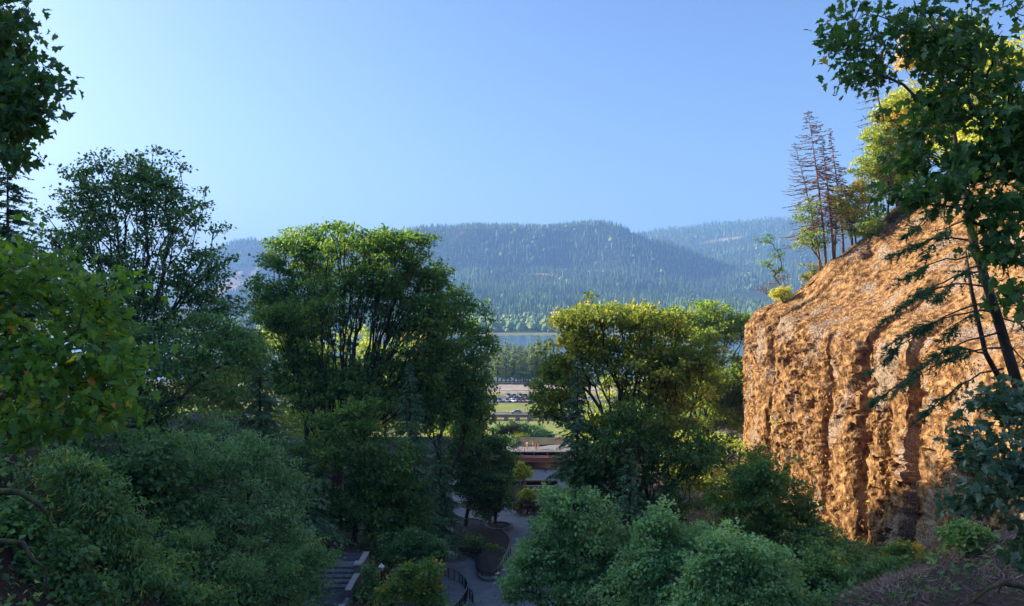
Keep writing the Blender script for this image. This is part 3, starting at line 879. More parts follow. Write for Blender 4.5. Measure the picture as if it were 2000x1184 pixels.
# hillside height behind the brow, for what grows on it
_su, _sv = CX[150:].ravel(), CY[150:].ravel(); _sz = zz[150:].ravel()
def brow(x, y):
    i = np.argmin((_su - x) ** 2 + (_sv - y) ** 2); return float(_sz[i])
def on_brow(px, py):
    """point of the cliff-top ground nearest to this line of sight, within reach of the photograph pixel"""
    P = np.stack([_su, _sv, _sz], -1)
    qx, qy = proj(P[:, 0], np.maximum(P[:, 1], 1), P[:, 2])
    c = (qx - px) ** 2 + (qy - py) ** 2 + np.where(P[:, 1] < 60, 1e6, 0)
    return P[int(np.argmin(c))]
# dry grass and hanging moss
def cliff_grass():
    g = seed(77)
    nu, nv = len(uu), len(vv)
    jj = g.integers(0, nv - 1, 620000); ii = g.integers(0, nu - 1, 620000)
    P = np.stack([CX, CY, zz], -1)
    a, b = g.random((2, len(jj), 1))
    p = (P[jj, ii] * (1 - a) + P[jj, ii + 1] * a) * (1 - b) + (P[jj + 1, ii] * (1 - a) + P[jj + 1, ii + 1] * a) * b
    du = P[jj, ii + 1] - P[jj, ii]; dv = P[jj + 1, ii] - P[jj, ii]
    nr = np.cross(dv, du); area = np.linalg.norm(nr, axis=1); nr = unit(nr)
    flip = np.sum(nr * np.array([-0.8, -0.4, 0.5]), 1) < 0; nr[flip] *= -1
    y = np.maximum(p[:, 1], 1)
    qx, qy = proj(p[:, 0], y, p[:, 2])
    inview = (qx > 1380) & (qx < 2080) & (qy > 150) & (qy < 1300) & (p[:, 1] > 30)
    dens = fbm(p[:, 0] + p[:, 1], p[:, 2] * .5, 2.2, 3, 44)
    keep = inview & (g.random(len(p)) < np.clip(area * 1.5, 0, 1)) & (dens > -0.42 + 0.34 * (nr[:, 2] < .35))
    p = p[keep]; nr = nr[keep]; n = len(p)
    D = nr * 0.55 + np.array([0, 0, -0.75]) * (nr[:, 2:3] < 0.5) + np.array([0, 0, 0.35]) * (nr[:, 2:3] >= 0.5) + g.normal(0, 0.38, (n, 3))
    N = g.normal(size=(n, 3)) + nr
    S = g.uniform(0.12, 0.40, n) * np.where(nr[:, 2] < .4, 1.45, 1.0)
    tone = np.clip(0.47 + 0.5 * fbm(p[:, 0] + p[:, 1], p[:, 2], 2.5, 3, 46) + 0.45 * noise2(p[:, 1], p[:, 2] * .5, 5.0, 63) + g.normal(0, 0.22, n) + 0.12 * (nr[:, 2] > 0.5), 0, 1)
    up_ = nr[:, 2] + 0.15 * noise2(p[:, 1], p[:, 2], 2.0, 61) > 0.42
    for msk, nm, mt, lab in ((up_, 'dry_grass', 'straw', 'pale straw-coloured dry grass on the slope above the cliff'), (~up_, 'dry_moss', 'moss', 'rusty dry moss and ferns hanging on the steep cliff face')):
        V, F, t = leaves(p[msk], D[msk], N[msk], S[msk], tone[msk], T_TUFT2)
        o = obj(nm, mesh_from(nm, V, [F], tone=t), M[mt])
        tag(o, lab, 'grass', kind='stuff')
    print('cliff tufts', n)
cliff_grass()

# ------------------------------------------------------------------ broadleaf trees of the valley
def zG(x, y): return float(G(x, y))
def gp(px, d):
    x = (px - 1000) / FPX * d; return np.array([x, d, zG(x, d)])

broadleaf('maple_tree', 'tall bare-branched maple silhouetted against the bright sky on the left', 'tree', 290, 72,
          [(225, 385, 95, 100), (300, 370, 75, 85), (345, 440, 75, 85), (150, 430, 75, 100), (270, 510, 160, 90), (385, 520, 60, 60), (190, 590, 130, 70), (420, 600, 60, 40), (330, 600, 110, 60), (100, 520, 60, 80)],
          M['lf_dark'], nt=600, leaf=0.32, per=52, sig=0.66, sd_=1, rtip=0.035, tone0=0.35, bf=0.8, thick=0.12, rmin=0.035, shell=0.6, hole=(290, 470, 90, 60, 0.6))
broadleaf('maple_tree', 'dense dark broadleaf tree below the silhouetted left maple', 'tree', 330, 64,
          [(360, 680, 120, 70), (250, 720, 110, 90), (450, 690, 70, 60), (330, 800, 130, 70), (180, 800, 110, 90)],
          M['lf_dark'], nt=260, leaf=0.30, per=95, sig=0.8, sd_=2)
broadleaf('maple_tree', 'dark blue-green maple crown at the left back of the central clump', 'tree', 600, 99,
          [(590, 525, 85, 60), (640, 478, 90, 36), (535, 590, 55, 60), (600, 600, 80, 60)],
          M['lf_dark'], nt=260, leaf=0.38, per=95, sig=0.85, sd_=3, tone0=0.5, bf=0.8)
broadleaf('maple_tree', 'great domed maple with many dark limbs in the centre of the valley', 'tree', 655, 90,
          [(720, 530, 125, 80), (690, 470, 110, 30), (800, 570, 95, 85), (640, 620, 90, 70), (770, 640, 100, 60), (860, 650, 60, 80), (790, 470, 60, 30), (560, 640, 60, 50), (700, 720, 130, 50), (830, 730, 70, 50), (560, 700, 60, 50), (610, 770, 90, 40), (760, 790, 100, 40)],
          M['lf_maple'], nt=680, leaf=0.40, per=78, sig=0.85, sd_=4, tone0=0.38, thick=0.12, fork=0.26, bf=0.95, rtip=0.04, rmin=0.035, shell=0.55, trunk_x=0.15, hole=(705, 650, 130, 70, 0.45))
broadleaf('maple_tree', 'dark maple leaning over the gap right of the great domed maple', 'tree', 850, 96,
          [(880, 600, 50, 50), (915, 650, 55, 60), (900, 720, 75, 70), (930, 790, 45, 70), (850, 780, 70, 80)],
          M['lf_dark'], nt=260, leaf=0.38, per=85, sig=0.8, sd_=5, tone0=0.45, bf=0.8)
broadleaf('maple_tree', 'leafy understorey maple in the shade below the great domed maple', 'tree', 690, 76,
          [(660, 850, 100, 75), (750, 900, 90, 80), (600, 920, 85, 80), (700, 980, 110, 60), (770, 1010, 70, 50)],
          M['lf_maple'], nt=300, leaf=0.34, per=75, sig=0.75, sd_=6, tone0=0.4)
broadleaf('yew_tree', 'black-green tree in the planted bed beside the wooden bench', 'tree', 908, 101,
          [(925, 860, 55, 80), (900, 940, 65, 60), (950, 950, 50, 60)],
          M['lf_dark'], nt=220, leaf=0.32, per=95, sig=0.7, sd_=7, tone0=0.22, fork=0.5, thick=0.09)
broadleaf('yew_tree', 'slim dark tree standing alone at the right end of the planted bed', 'tree', 966, 103,
          [(975, 900, 30, 60), (970, 960, 40, 40)],
          M['lf_dark'], nt=120, leaf=0.32, per=85, sig=0.6, sd_=8, tone0=0.22, fork=0.6, thick=0.08)
broadleaf('cherry_tree', 'rounded light-leaved tree in the shade at lower left centre', 'tree', 450, 48,
          [(430, 880, 105, 70), (520, 960, 95, 80), (370, 950, 85, 70), (470, 1020, 120, 70), (570, 1060, 70, 60)],
          M['lf_teal'], nt=300, leaf=0.26, per=95, sig=0.5, sd_=9, tone0=0.35, tmpl=T_NARROW, rtip=0.02, thick=0.06)
broadleaf('cherry_tree', 'dark low tree at the bottom edge left of the stone stair', 'tree', 470, 43,
          [(480, 1120, 110, 60), (595, 1125, 60, 50), (625, 1090, 36, 26), (350, 1110, 90, 80), (420, 1180, 130, 50)],
          M['lf_dark'], nt=260, leaf=0.25, per=95, sig=0.5, sd_=10, tone0=0.55, tmpl=T_NARROW, rtip=0.02, thick=0.06)
broadleaf('laurel_tree', 'drooping long-leaved tree at the lower left beside the red earth', 'tree', 210, 36,
          [(180, 950, 95, 50), (235, 1030, 75, 70), (160, 1030, 60, 60), (250, 1120, 70, 60), (120, 910, 70, 40)],
          M['lf_dark'], nt=260, leaf=0.30, per=50, sig=0.45, sd_=11, tone0=0.6, tmpl=T_NARROW, droop=0.9, rtip=0.018, thick=0.05)
broadleaf('laurel_tree', 'shadowy tree filling the gap between the lower left trees', 'tree', 280, 46,
          [(270, 900, 90, 70), (320, 1010, 80, 80), (120, 860, 90, 60), (40, 900, 60, 70)],
          M['lf_dark'], nt=240, leaf=0.30, per=70, sig=0.6, sd_=12, tone0=0.4, rtip=0.02, thick=0.06)
# right group
broadleaf('maple_tree', 'maple with golden autumn crown right of the gap', 'tree', 1225, 78,
          [(1195, 625, 90, 48), (1150, 690, 75, 60), (1290, 655, 80, 55), (1120, 635, 40, 38), (1230, 730, 120, 70), (1105, 770, 60, 75), (1310, 750, 85, 75), (1085, 700, 40, 45), (1350, 700, 60, 50), (1230, 830, 130, 50)],
          M['lf_gold'], nt=560, leaf=0.36, per=74, sig=0.75, sd_=13, tone0=0.30, thick=0.13, bf=0.8, rtip=0.038, tvar=0.24, rmin=0.03, hole=(1215, 770, 80, 50, 0.45))
broadleaf('maple_tree', 'yellow-green maple touching the left end of the cliff', 'tree', 1350, 131,
          [(1400, 640, 70, 40), (1340, 640, 60, 40), (1370, 615, 50, 26), (1440, 640, 36, 30), (1390, 730, 95, 65), (1450, 770, 55, 60), (1400, 820, 80, 50)],
          M['lf_lime'], nt=480, leaf=0.48, per=70, sig=0.95, sd_=14, tone0=0.35, thick=0.12, bf=0.8, rtip=0.035, rmin=0.03)
broadleaf('maple_tree', 'shaded lower maple under the golden maple', 'tree', 1270, 71,
          [(1240, 870, 95, 70), (1330, 880, 90, 60), (1170, 910, 70, 60), (1280, 960, 110, 50)],
          M['lf_maple'], nt=240, leaf=0.36, per=50, sig=0.85, sd_=15, tone0=0.2, bf=0.8)
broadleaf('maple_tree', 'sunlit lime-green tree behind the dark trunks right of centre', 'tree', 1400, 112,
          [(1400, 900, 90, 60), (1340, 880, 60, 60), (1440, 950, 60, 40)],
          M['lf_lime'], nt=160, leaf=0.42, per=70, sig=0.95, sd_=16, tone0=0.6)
# sunlit trees behind the central clump
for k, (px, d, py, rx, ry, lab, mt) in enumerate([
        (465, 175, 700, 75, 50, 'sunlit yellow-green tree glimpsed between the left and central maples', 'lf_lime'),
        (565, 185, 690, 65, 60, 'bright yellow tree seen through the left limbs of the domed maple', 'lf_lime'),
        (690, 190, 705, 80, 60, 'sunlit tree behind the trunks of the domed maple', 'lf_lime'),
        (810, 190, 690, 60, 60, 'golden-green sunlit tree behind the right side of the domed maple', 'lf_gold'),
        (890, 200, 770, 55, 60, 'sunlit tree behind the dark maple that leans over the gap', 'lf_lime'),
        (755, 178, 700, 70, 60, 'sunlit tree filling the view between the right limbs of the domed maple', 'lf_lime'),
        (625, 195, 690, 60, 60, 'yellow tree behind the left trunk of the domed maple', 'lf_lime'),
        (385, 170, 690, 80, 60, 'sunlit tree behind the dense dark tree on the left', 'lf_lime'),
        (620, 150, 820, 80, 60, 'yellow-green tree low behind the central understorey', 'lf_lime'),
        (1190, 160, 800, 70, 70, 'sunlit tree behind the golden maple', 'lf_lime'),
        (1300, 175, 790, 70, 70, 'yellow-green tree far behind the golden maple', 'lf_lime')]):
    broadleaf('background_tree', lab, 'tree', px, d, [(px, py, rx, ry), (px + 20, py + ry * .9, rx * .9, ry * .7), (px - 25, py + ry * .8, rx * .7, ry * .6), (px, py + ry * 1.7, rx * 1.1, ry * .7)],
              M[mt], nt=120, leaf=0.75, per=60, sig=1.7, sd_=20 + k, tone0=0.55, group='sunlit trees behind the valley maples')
# alders in the lower right
AL = 'pale-leaved trees in the shaded lower right'
broadleaf('alder_tree', 'pale blue-green tree beside the plaza at the bottom centre right', 'tree', 1110, 52,
          [(1120, 985, 75, 45), (1080, 1060, 75, 70), (1160, 1060, 80, 60), (1100, 1140, 105, 60), (1190, 1130, 80, 60), (1220, 1080, 50, 60), (1010, 1130, 40, 50)],
          M['lf_teal'], nt=330, leaf=0.24, per=95, sig=0.5, sd_=31, tone0=0.4, group=AL, rtip=0.018, thick=0.05)
broadleaf('alder_tree', 'pale tree with a pointed top in the middle of the lower right group', 'tree', 1290, 45,
          [(1285, 1020, 50, 35), (1280, 1080, 80, 55), (1340, 1120, 80, 60), (1250, 1150, 85, 50), (1370, 1080, 50, 50), (1310, 1180, 90, 40)],
          M['lf_teal'], nt=280, leaf=0.22, per=95, sig=0.45, sd_=32, tone0=0.5, group=AL, rtip=0.016, thick=0.05)
broadleaf('alder_tree', 'greyest pale tree at the bottom edge of the lower right group', 'tree', 1430, 42,
          [(1430, 1070, 65, 40), (1450, 1130, 95, 60), (1380, 1160, 75, 45), (1530, 1150, 70, 50), (1390, 1100, 50, 50), (1500, 1090, 50, 40)],
          M['lf_teal'], nt=280, leaf=0.21, per=90, sig=0.42, sd_=33, tone0=0.6, group=AL, rtip=0.016, thick=0.05)
broadleaf('alder_tree', 'darker tree against the foot of the cliff with sunlit leaf edges', 'tree', 1495, 66,
          [(1490, 915, 65, 45), (1450, 980, 75, 50), (1530, 985, 70, 50), (1490, 1050, 85, 45), (1575, 1030, 40, 35)],
          M['lf_maple'], nt=280, leaf=0.27, per=80, sig=0.55, sd_=34, tone0=0.45, group=AL, rtip=0.02, thick=0.06)
broadleaf('alder_tree', 'dim low tree in deep shade under the cliff at bottom right', 'tree', 1640, 52,
          [(1610, 1110, 80, 45), (1690, 1150, 80, 40), (1560, 1170, 70, 35)],
          M['lf_dark'], nt=180, leaf=0.24, per=80, sig=0.5, sd_=35, tone0=0.6, group=AL, rtip=0.016, thick=0.05)
broadleaf('bush', 'round green bush at the dark foot of the cliff', 'bush', 1765, 60,
          [(1765, 1080, 36, 28), (1745, 1105, 26, 20)], M['lf_maple'], nt=70, leaf=0.22, per=60, sig=0.35, sd_=36, tone0=0.7, rtip=0.012, thick=0.04, fork=0.2, zf=lambda x, y: float(W(1765, 1125, 60)[2]))

broadleaf('laurel_tree', 'low leafy tree in the bottom left corner', 'tree', 60, 33,
          [(60, 1130, 80, 50), (150, 1150, 80, 40), (30, 1010, 50, 36), (110, 1070, 60, 40)],
          M['lf_dark'], nt=200, leaf=0.26, per=60, sig=0.45, sd_=37, tone0=0.5, rtip=0.016, thick=0.05)
broadleaf('laurel_tree', 'shaded tree at the bottom edge between the left corner and the rounded tree', 'tree', 300, 38,
          [(290, 1130, 75, 60), (340, 1170, 70, 40), (240, 1180, 60, 30)],
          M['lf_dark'], nt=200, leaf=0.24, per=60, sig=0.45, sd_=38, tone0=0.6, rtip=0.016, thick=0.05)
broadleaf('alder_tree', 'shadowy shrubby tree at the foot of the cliff left of the round bush', 'tree', 1600, 64,
          [(1600, 1060, 60, 40), (1650, 1100, 60, 40), (1570, 1100, 60, 40), (1700, 1120, 50, 36)],
          M['lf_dark'], nt=200, leaf=0.26, per=60, sig=0.5, sd_=39, tone0=0.6, group=AL, rtip=0.016, thick=0.05)
broadleaf('bush', 'dark leafy bush in the shade right of the round green bush', 'bush', 1720, 50,
          [(1720, 1125, 50, 34), (1770, 1150, 50, 30), (1660, 1160, 50, 26)], M['lf_dark'], nt=110, leaf=0.22, per=60, sig=0.4, sd_=41, tone0=0.4, rtip=0.012, thick=0.04, fork=0.15)
broadleaf('bush', 'olive bush on the shaded slope under the cool maple sprays', 'bush', 1880, 40,
          [(1880, 1040, 40, 26), (1930, 1070, 36, 24)], M['lf_dark'], nt=80, leaf=0.2, per=50, sig=0.35, sd_=42, tone0=0.7, rtip=0.012, thick=0.04, fork=0.15)
# conifers of the valley
def ctip(px, d, ytip):
    b = gp(px, d); return b, CZ + (592 - ytip) / FPX * d - b[2]
b, h = ctip(15, 58, 265); conifer('fir_tree', 'dark fir behind the maple leaves at the left edge', b, h, 6.5, M['needle'], 1, twl=1.5, droop=0.3, prof=.7)
b, h = ctip(508, 72, 640); conifer('hemlock_tree', 'drooping hemlock left of the domed maple trunks', b, h, 5.0, M['needle'], 2, droop=0.55, twl=1.3, hang=0.7, curl=0.25, tone0=0.5)
b, h = ctip(800, 80, 700); conifer('hemlock_tree', 'tall shaded hemlock in front of the domed maple', b, h, 6.0, M['needle'], 3, droop=0.5, twl=1.4, hang=0.6, curl=0.2)
b, h = ctip(600, 66, 880); conifer('hemlock_tree', 'low spreading hemlock above the stone stair', b, h, 5.0, M['needle'], 4, droop=0.4, twl=1.25, hang=0.5, tone0=0.55)
b, h = ctip(860, 86, 820); conifer('hemlock_tree', 'dark hemlock on the left of the sloping path', b, h, 4.6, M['needle'], 5, droop=0.45, twl=1.25, hang=0.6)
b, h = ctip(1128, 73, 690); conifer('hemlock_tree', 'dark hemlock in front of the golden maple', b, h, 5.8, M['needle'], 6, droop=0.45, twl=1.4, hang=0.5, tone0=0.3)
b, h = ctip(1230, 67, 870); conifer('hemlock_tree', 'brown-shaded hemlock below the golden maple', b, h, 5.0, M['needle'], 7, droop=0.4, twl=1.25, gap=0.1)

# riverside grove seen through the gap
g = seed(61)
GROVE = [(900, 396, 690), (925, 402, 680), (948, 392, 668), (972, 398, 664), (988, 391, 660), (1004, 399, 668), (1017, 390, 672), (1026, 401, 682), (1038, 393, 668), (1050, 398, 656), (1062, 391, 668), (1075, 400, 660), (1090, 394, 668), (1110, 399, 664), (980, 412, 672), (1032, 415, 668), (1056, 412, 664), (1130, 395, 670), (996, 410, 670), (1011, 414, 672), (1022, 408, 676), (1044, 410, 668), (1068, 409, 666), (962, 408, 670)]
ORD = ['first', 'second', 'third', 'fourth', 'fifth', 'sixth', 'seventh', 'eighth', 'ninth', 'tenth', 'eleventh', 'twelfth', 'thirteenth', 'fourteenth', 'fifteenth', 'sixteenth', 'seventeenth', 'eighteenth', 'nineteenth', 'twentieth', 'twenty-first', 'twenty-second', 'twenty-third', 'twenty-fourth']
protos = []
for k, (px, d, yt) in enumerate(sorted(GROVE)):
    b, h = ctip(px, d, yt)
    lab = 'tall sunlit pine of the riverside grove beyond the car park, %s from the left' % ORD[k]
    if k < 5:
        r = conifer('pine_tree', lab, b, h, 4.6, M['needle_sun'], 70 + k, start=0.16, sp=0.75, nb=7, twl=2.6, tstep=0.6, droop=0.25, gap=0.05, prof=0.6, group='pines of the riverside grove', tone0=0.45, bark='bark', r0=0.36)
        protos.append((r, h))
    else:
        src, h0 = protos[k % 5]
        r = src.copy(); col.objects.link(r); r.location = tuple(b); r.scale = (1, 1, h / h0); r.rotation_euler = (0, 0, g.uniform(0, 6.28)); r['label'] = lab
        for ch in src.children:
            c = ch.copy(); col.objects.link(c); c.parent = r

# ------------------------------------------------------------------ plants on the cliff brow
DEADG = 'bare dead conifers on the cliff brow'
for k, (bx_, by_, tx_, ty_, rad, lab, ff) in enumerate([
        (1600, 512, 1577, 212, 6.0, 'tallest bare dead conifer on the cliff brow', 0),
        (1583, 505, 1552, 280, 6.4, 'dead conifer with swept branches left of the tallest one on the brow', 0.12),
        (1622, 500, 1604, 262, 1.1, 'thin bare pole-like dead trunk right of the tallest dead conifer', 0),
        (1644, 492, 1620, 250, 3.2, 'dead spindly conifer right of the pole-like trunk', 0),
        (1628, 520, 1640, 330, 1.3, 'short dead conifer standing lowest on the brow rocks', 0),
        (1664, 480, 1645, 345, 1.6, 'small leaning dead conifer beside the yellow-green tree', 0)]):
    b = on_brow(bx_, by_); d = b[1]
    tip = W(tx_, ty_, d)
    h = tip[2] - b[2]
    conifer('dead_conifer', lab, b, h, rad, M['needle_rust'], 90 + k, bark='dead_wood', dead=(ff == 0), lean=(tip[0] - b[0], 0), start=0.25, sp=0.42, nb=4, droop=0.55, elev=0.5, curl=0.25, twl=0.9, tstep=0.35,
            group=DEADG, foliage_frac=ff or 1, r0=0.2, rmin=0.042, prof=0.6 if rad > 2 else 0.4, tone0=0.6)
b = on_brow(1752, 400); tip = W(1690, 120, b[1])
conifer('leaning_fir', 'big half-dead fir leaning left above the cliff with long drooping branches', b, tip[2] - b[2], 6.0, M['needle_rust'], 97, bark='dead_wood', lean=(tip[0] - b[0], -1), start=0.15, sp=0.55, nb=4,
        droop=0.35, curl=0.1, twl=1.1, foliage_frac=0.42, tone0=0.72, side=math.pi, r0=0.34, rmin=0.022, prof=0.4)
def brow_tree(name, lab, bpx, bpy_, lobes, mat, sd_, nt=90, leaf=0.30, per=60, sig=0.55, cat='tree', group=None, dd=0, **kw):
    b = on_brow(bpx, bpy_)
    return broadleaf(name, lab, cat, bpx, b[1] + dd, lobes, M[mat], base=b, nt=nt, leaf=leaf, per=per, sig=sig, sd_=sd_, group=group, rtip=0.022, thick=0.06, **kw)
brow_tree('oak_tree', 'airy yellow-green tree on the brow right of the dead conifers', 1705, 450, [(1690, 335, 50, 22), (1650, 395, 32, 36), (1700, 390, 40, 36), (1680, 430, 30, 26), (1715, 360, 30, 30), (1735, 330, 34, 40), (1665, 450, 30, 20)], 'lf_lime', 101, nt=190, per=46, tone0=0.6)
brow_tree('oak_tree', 'tall yellow-green tree rising behind the leaning fir', 1735, 430, [(1725, 260, 40, 40), (1755, 320, 45, 50), (1705, 310, 30, 36), (1770, 250, 36, 40)], 'lf_lime', 131, nt=170, per=46, leaf=.36, tone0=0.55)
brow_tree('oak_tree', 'golden-green bush-like tree at the right end of the dead conifers', 1668, 470, [(1655, 420, 30, 30), (1675, 380, 30, 30)], 'lf_gold', 132, nt=90, per=40, tone0=0.6)
brow_tree('oak_tree', 'sparse small tree among the feet of the dead conifers', 1592, 510, [(1580, 420, 26, 40), (1600, 460, 26, 26), (1570, 470, 24, 20)], 'lf_lime', 102, nt=80, per=26, tone0=0.3)
brow_tree('twisted_oak', 'small twisted tree leaning out at the left tip of the cliff', 1532, 575, [(1495, 468, 18, 12), (1515, 495, 16, 12), (1498, 515, 14, 10), (1520, 530, 16, 12)], 'lf_maple', 103, nt=40, per=26, leaf=0.24, sig=0.35, tone0=0.4)
brow_tree('bare_shrub', 'leafless reddish shrub below the twisted tree', 1545, 580, [(1500, 560, 22, 14), (1530, 545, 20, 16)], 'needle_rust', 104, nt=70, per=3, leaf=0.2, sig=0.2, cat='bush', bark='dead_wood', fork=0.1)
brow_tree('yellow_shrub', 'bright yellow shrub on the left corner of the cliff top', 1530, 590, [(1528, 575, 22, 16)], 'lf_lime', 105, nt=50, per=50, leaf=0.22, sig=0.3, cat='bush', tone0=0.95, fork=0.15)
brow_tree('dark_shrub', 'dark evergreen shrub in the middle of the brow', 1745, 460, [(1745, 420, 36, 24), (1780, 440, 36, 20), (1715, 435, 22, 14)], 'lf_dark', 106, nt=80, per=60, leaf=0.28, sig=0.4, cat='bush', tone0=0.35, fork=0.15)
brow_tree('green_shrub', 'lime-green shrub under the airy yellow-green tree', 1700, 468, [(1700, 445, 24, 20)], 'lf_lime', 107, nt=40, per=50, leaf=0.24, sig=0.35, cat='bush', tone0=0.4, fork=0.15)
brow_tree('dry_bush', 'olive brushwood below the dead conifers', 1600, 545, [(1595, 525, 30, 16), (1575, 545, 22, 12)], 'needle_sun', 108, nt=60, per=30, leaf=0.24, sig=0.35, cat='bush', tone0=0.8, fork=0.15)
for k, (px, py, lab) in enumerate([(1655, 570, 'small olive bush on the upper cliff slope'), (1800, 455, 'pale yellow bush on the slope behind the fir branches'), (1965, 560, 'lime-green bush on the dry slope at the right edge'), (1985, 495, 'yellow bush high on the dry slope at the right edge')]):
    brow_tree('slope_bush', lab, px, py + 8, [(px, py - 4, 22, 14)], 'lf_lime', 110 + k, nt=36, per=30, leaf=0.24, sig=0.35, cat='bush', tone0=0.6, fork=0.1)
BT = 'sunlit trees on the hillside above the cliff'
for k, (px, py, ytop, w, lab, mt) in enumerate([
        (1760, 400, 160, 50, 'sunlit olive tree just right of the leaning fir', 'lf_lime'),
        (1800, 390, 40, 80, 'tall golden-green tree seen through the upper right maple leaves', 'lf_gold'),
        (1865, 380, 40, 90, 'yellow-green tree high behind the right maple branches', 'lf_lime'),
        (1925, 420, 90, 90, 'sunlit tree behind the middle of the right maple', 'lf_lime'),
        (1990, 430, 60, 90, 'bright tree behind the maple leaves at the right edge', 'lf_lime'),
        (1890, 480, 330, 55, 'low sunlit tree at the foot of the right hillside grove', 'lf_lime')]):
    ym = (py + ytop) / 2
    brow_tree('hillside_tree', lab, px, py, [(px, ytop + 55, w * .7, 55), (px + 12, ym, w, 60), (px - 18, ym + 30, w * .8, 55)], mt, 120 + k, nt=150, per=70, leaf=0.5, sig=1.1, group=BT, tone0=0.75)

# ------------------------------------------------------------------ trees close to the camera
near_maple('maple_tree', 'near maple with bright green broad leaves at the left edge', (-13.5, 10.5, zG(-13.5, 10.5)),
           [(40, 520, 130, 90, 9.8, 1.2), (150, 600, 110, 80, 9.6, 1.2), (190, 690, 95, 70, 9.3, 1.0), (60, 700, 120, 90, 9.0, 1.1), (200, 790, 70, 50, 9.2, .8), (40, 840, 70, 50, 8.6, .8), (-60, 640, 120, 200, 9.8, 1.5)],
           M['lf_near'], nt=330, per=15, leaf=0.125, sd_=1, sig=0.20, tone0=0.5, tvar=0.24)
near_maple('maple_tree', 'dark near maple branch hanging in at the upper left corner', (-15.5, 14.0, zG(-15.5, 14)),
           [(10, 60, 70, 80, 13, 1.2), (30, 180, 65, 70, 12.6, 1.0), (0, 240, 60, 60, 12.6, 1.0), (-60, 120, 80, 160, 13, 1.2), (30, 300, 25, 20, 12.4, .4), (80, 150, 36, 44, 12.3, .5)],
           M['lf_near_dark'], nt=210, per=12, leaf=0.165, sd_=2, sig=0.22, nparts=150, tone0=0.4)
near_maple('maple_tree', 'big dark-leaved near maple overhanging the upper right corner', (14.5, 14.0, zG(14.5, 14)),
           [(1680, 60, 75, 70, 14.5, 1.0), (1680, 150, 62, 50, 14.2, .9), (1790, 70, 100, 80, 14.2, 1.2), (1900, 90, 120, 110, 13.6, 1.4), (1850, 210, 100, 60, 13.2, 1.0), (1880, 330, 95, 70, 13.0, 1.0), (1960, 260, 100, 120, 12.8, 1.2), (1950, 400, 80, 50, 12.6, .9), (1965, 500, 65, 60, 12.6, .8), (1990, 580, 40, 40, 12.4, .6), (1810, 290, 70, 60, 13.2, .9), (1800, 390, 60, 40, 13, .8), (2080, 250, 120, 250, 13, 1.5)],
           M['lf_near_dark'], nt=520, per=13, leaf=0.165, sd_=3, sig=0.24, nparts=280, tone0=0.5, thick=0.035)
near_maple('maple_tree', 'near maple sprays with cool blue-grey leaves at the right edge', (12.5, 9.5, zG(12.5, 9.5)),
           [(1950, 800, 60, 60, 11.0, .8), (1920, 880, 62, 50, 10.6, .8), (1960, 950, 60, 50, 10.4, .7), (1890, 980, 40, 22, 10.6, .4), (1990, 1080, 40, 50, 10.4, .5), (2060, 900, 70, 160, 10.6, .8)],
           M['lf_blue'], nt=190, per=12, leaf=0.135, sd_=4, sig=0.18, nparts=200, tone0=0.5)

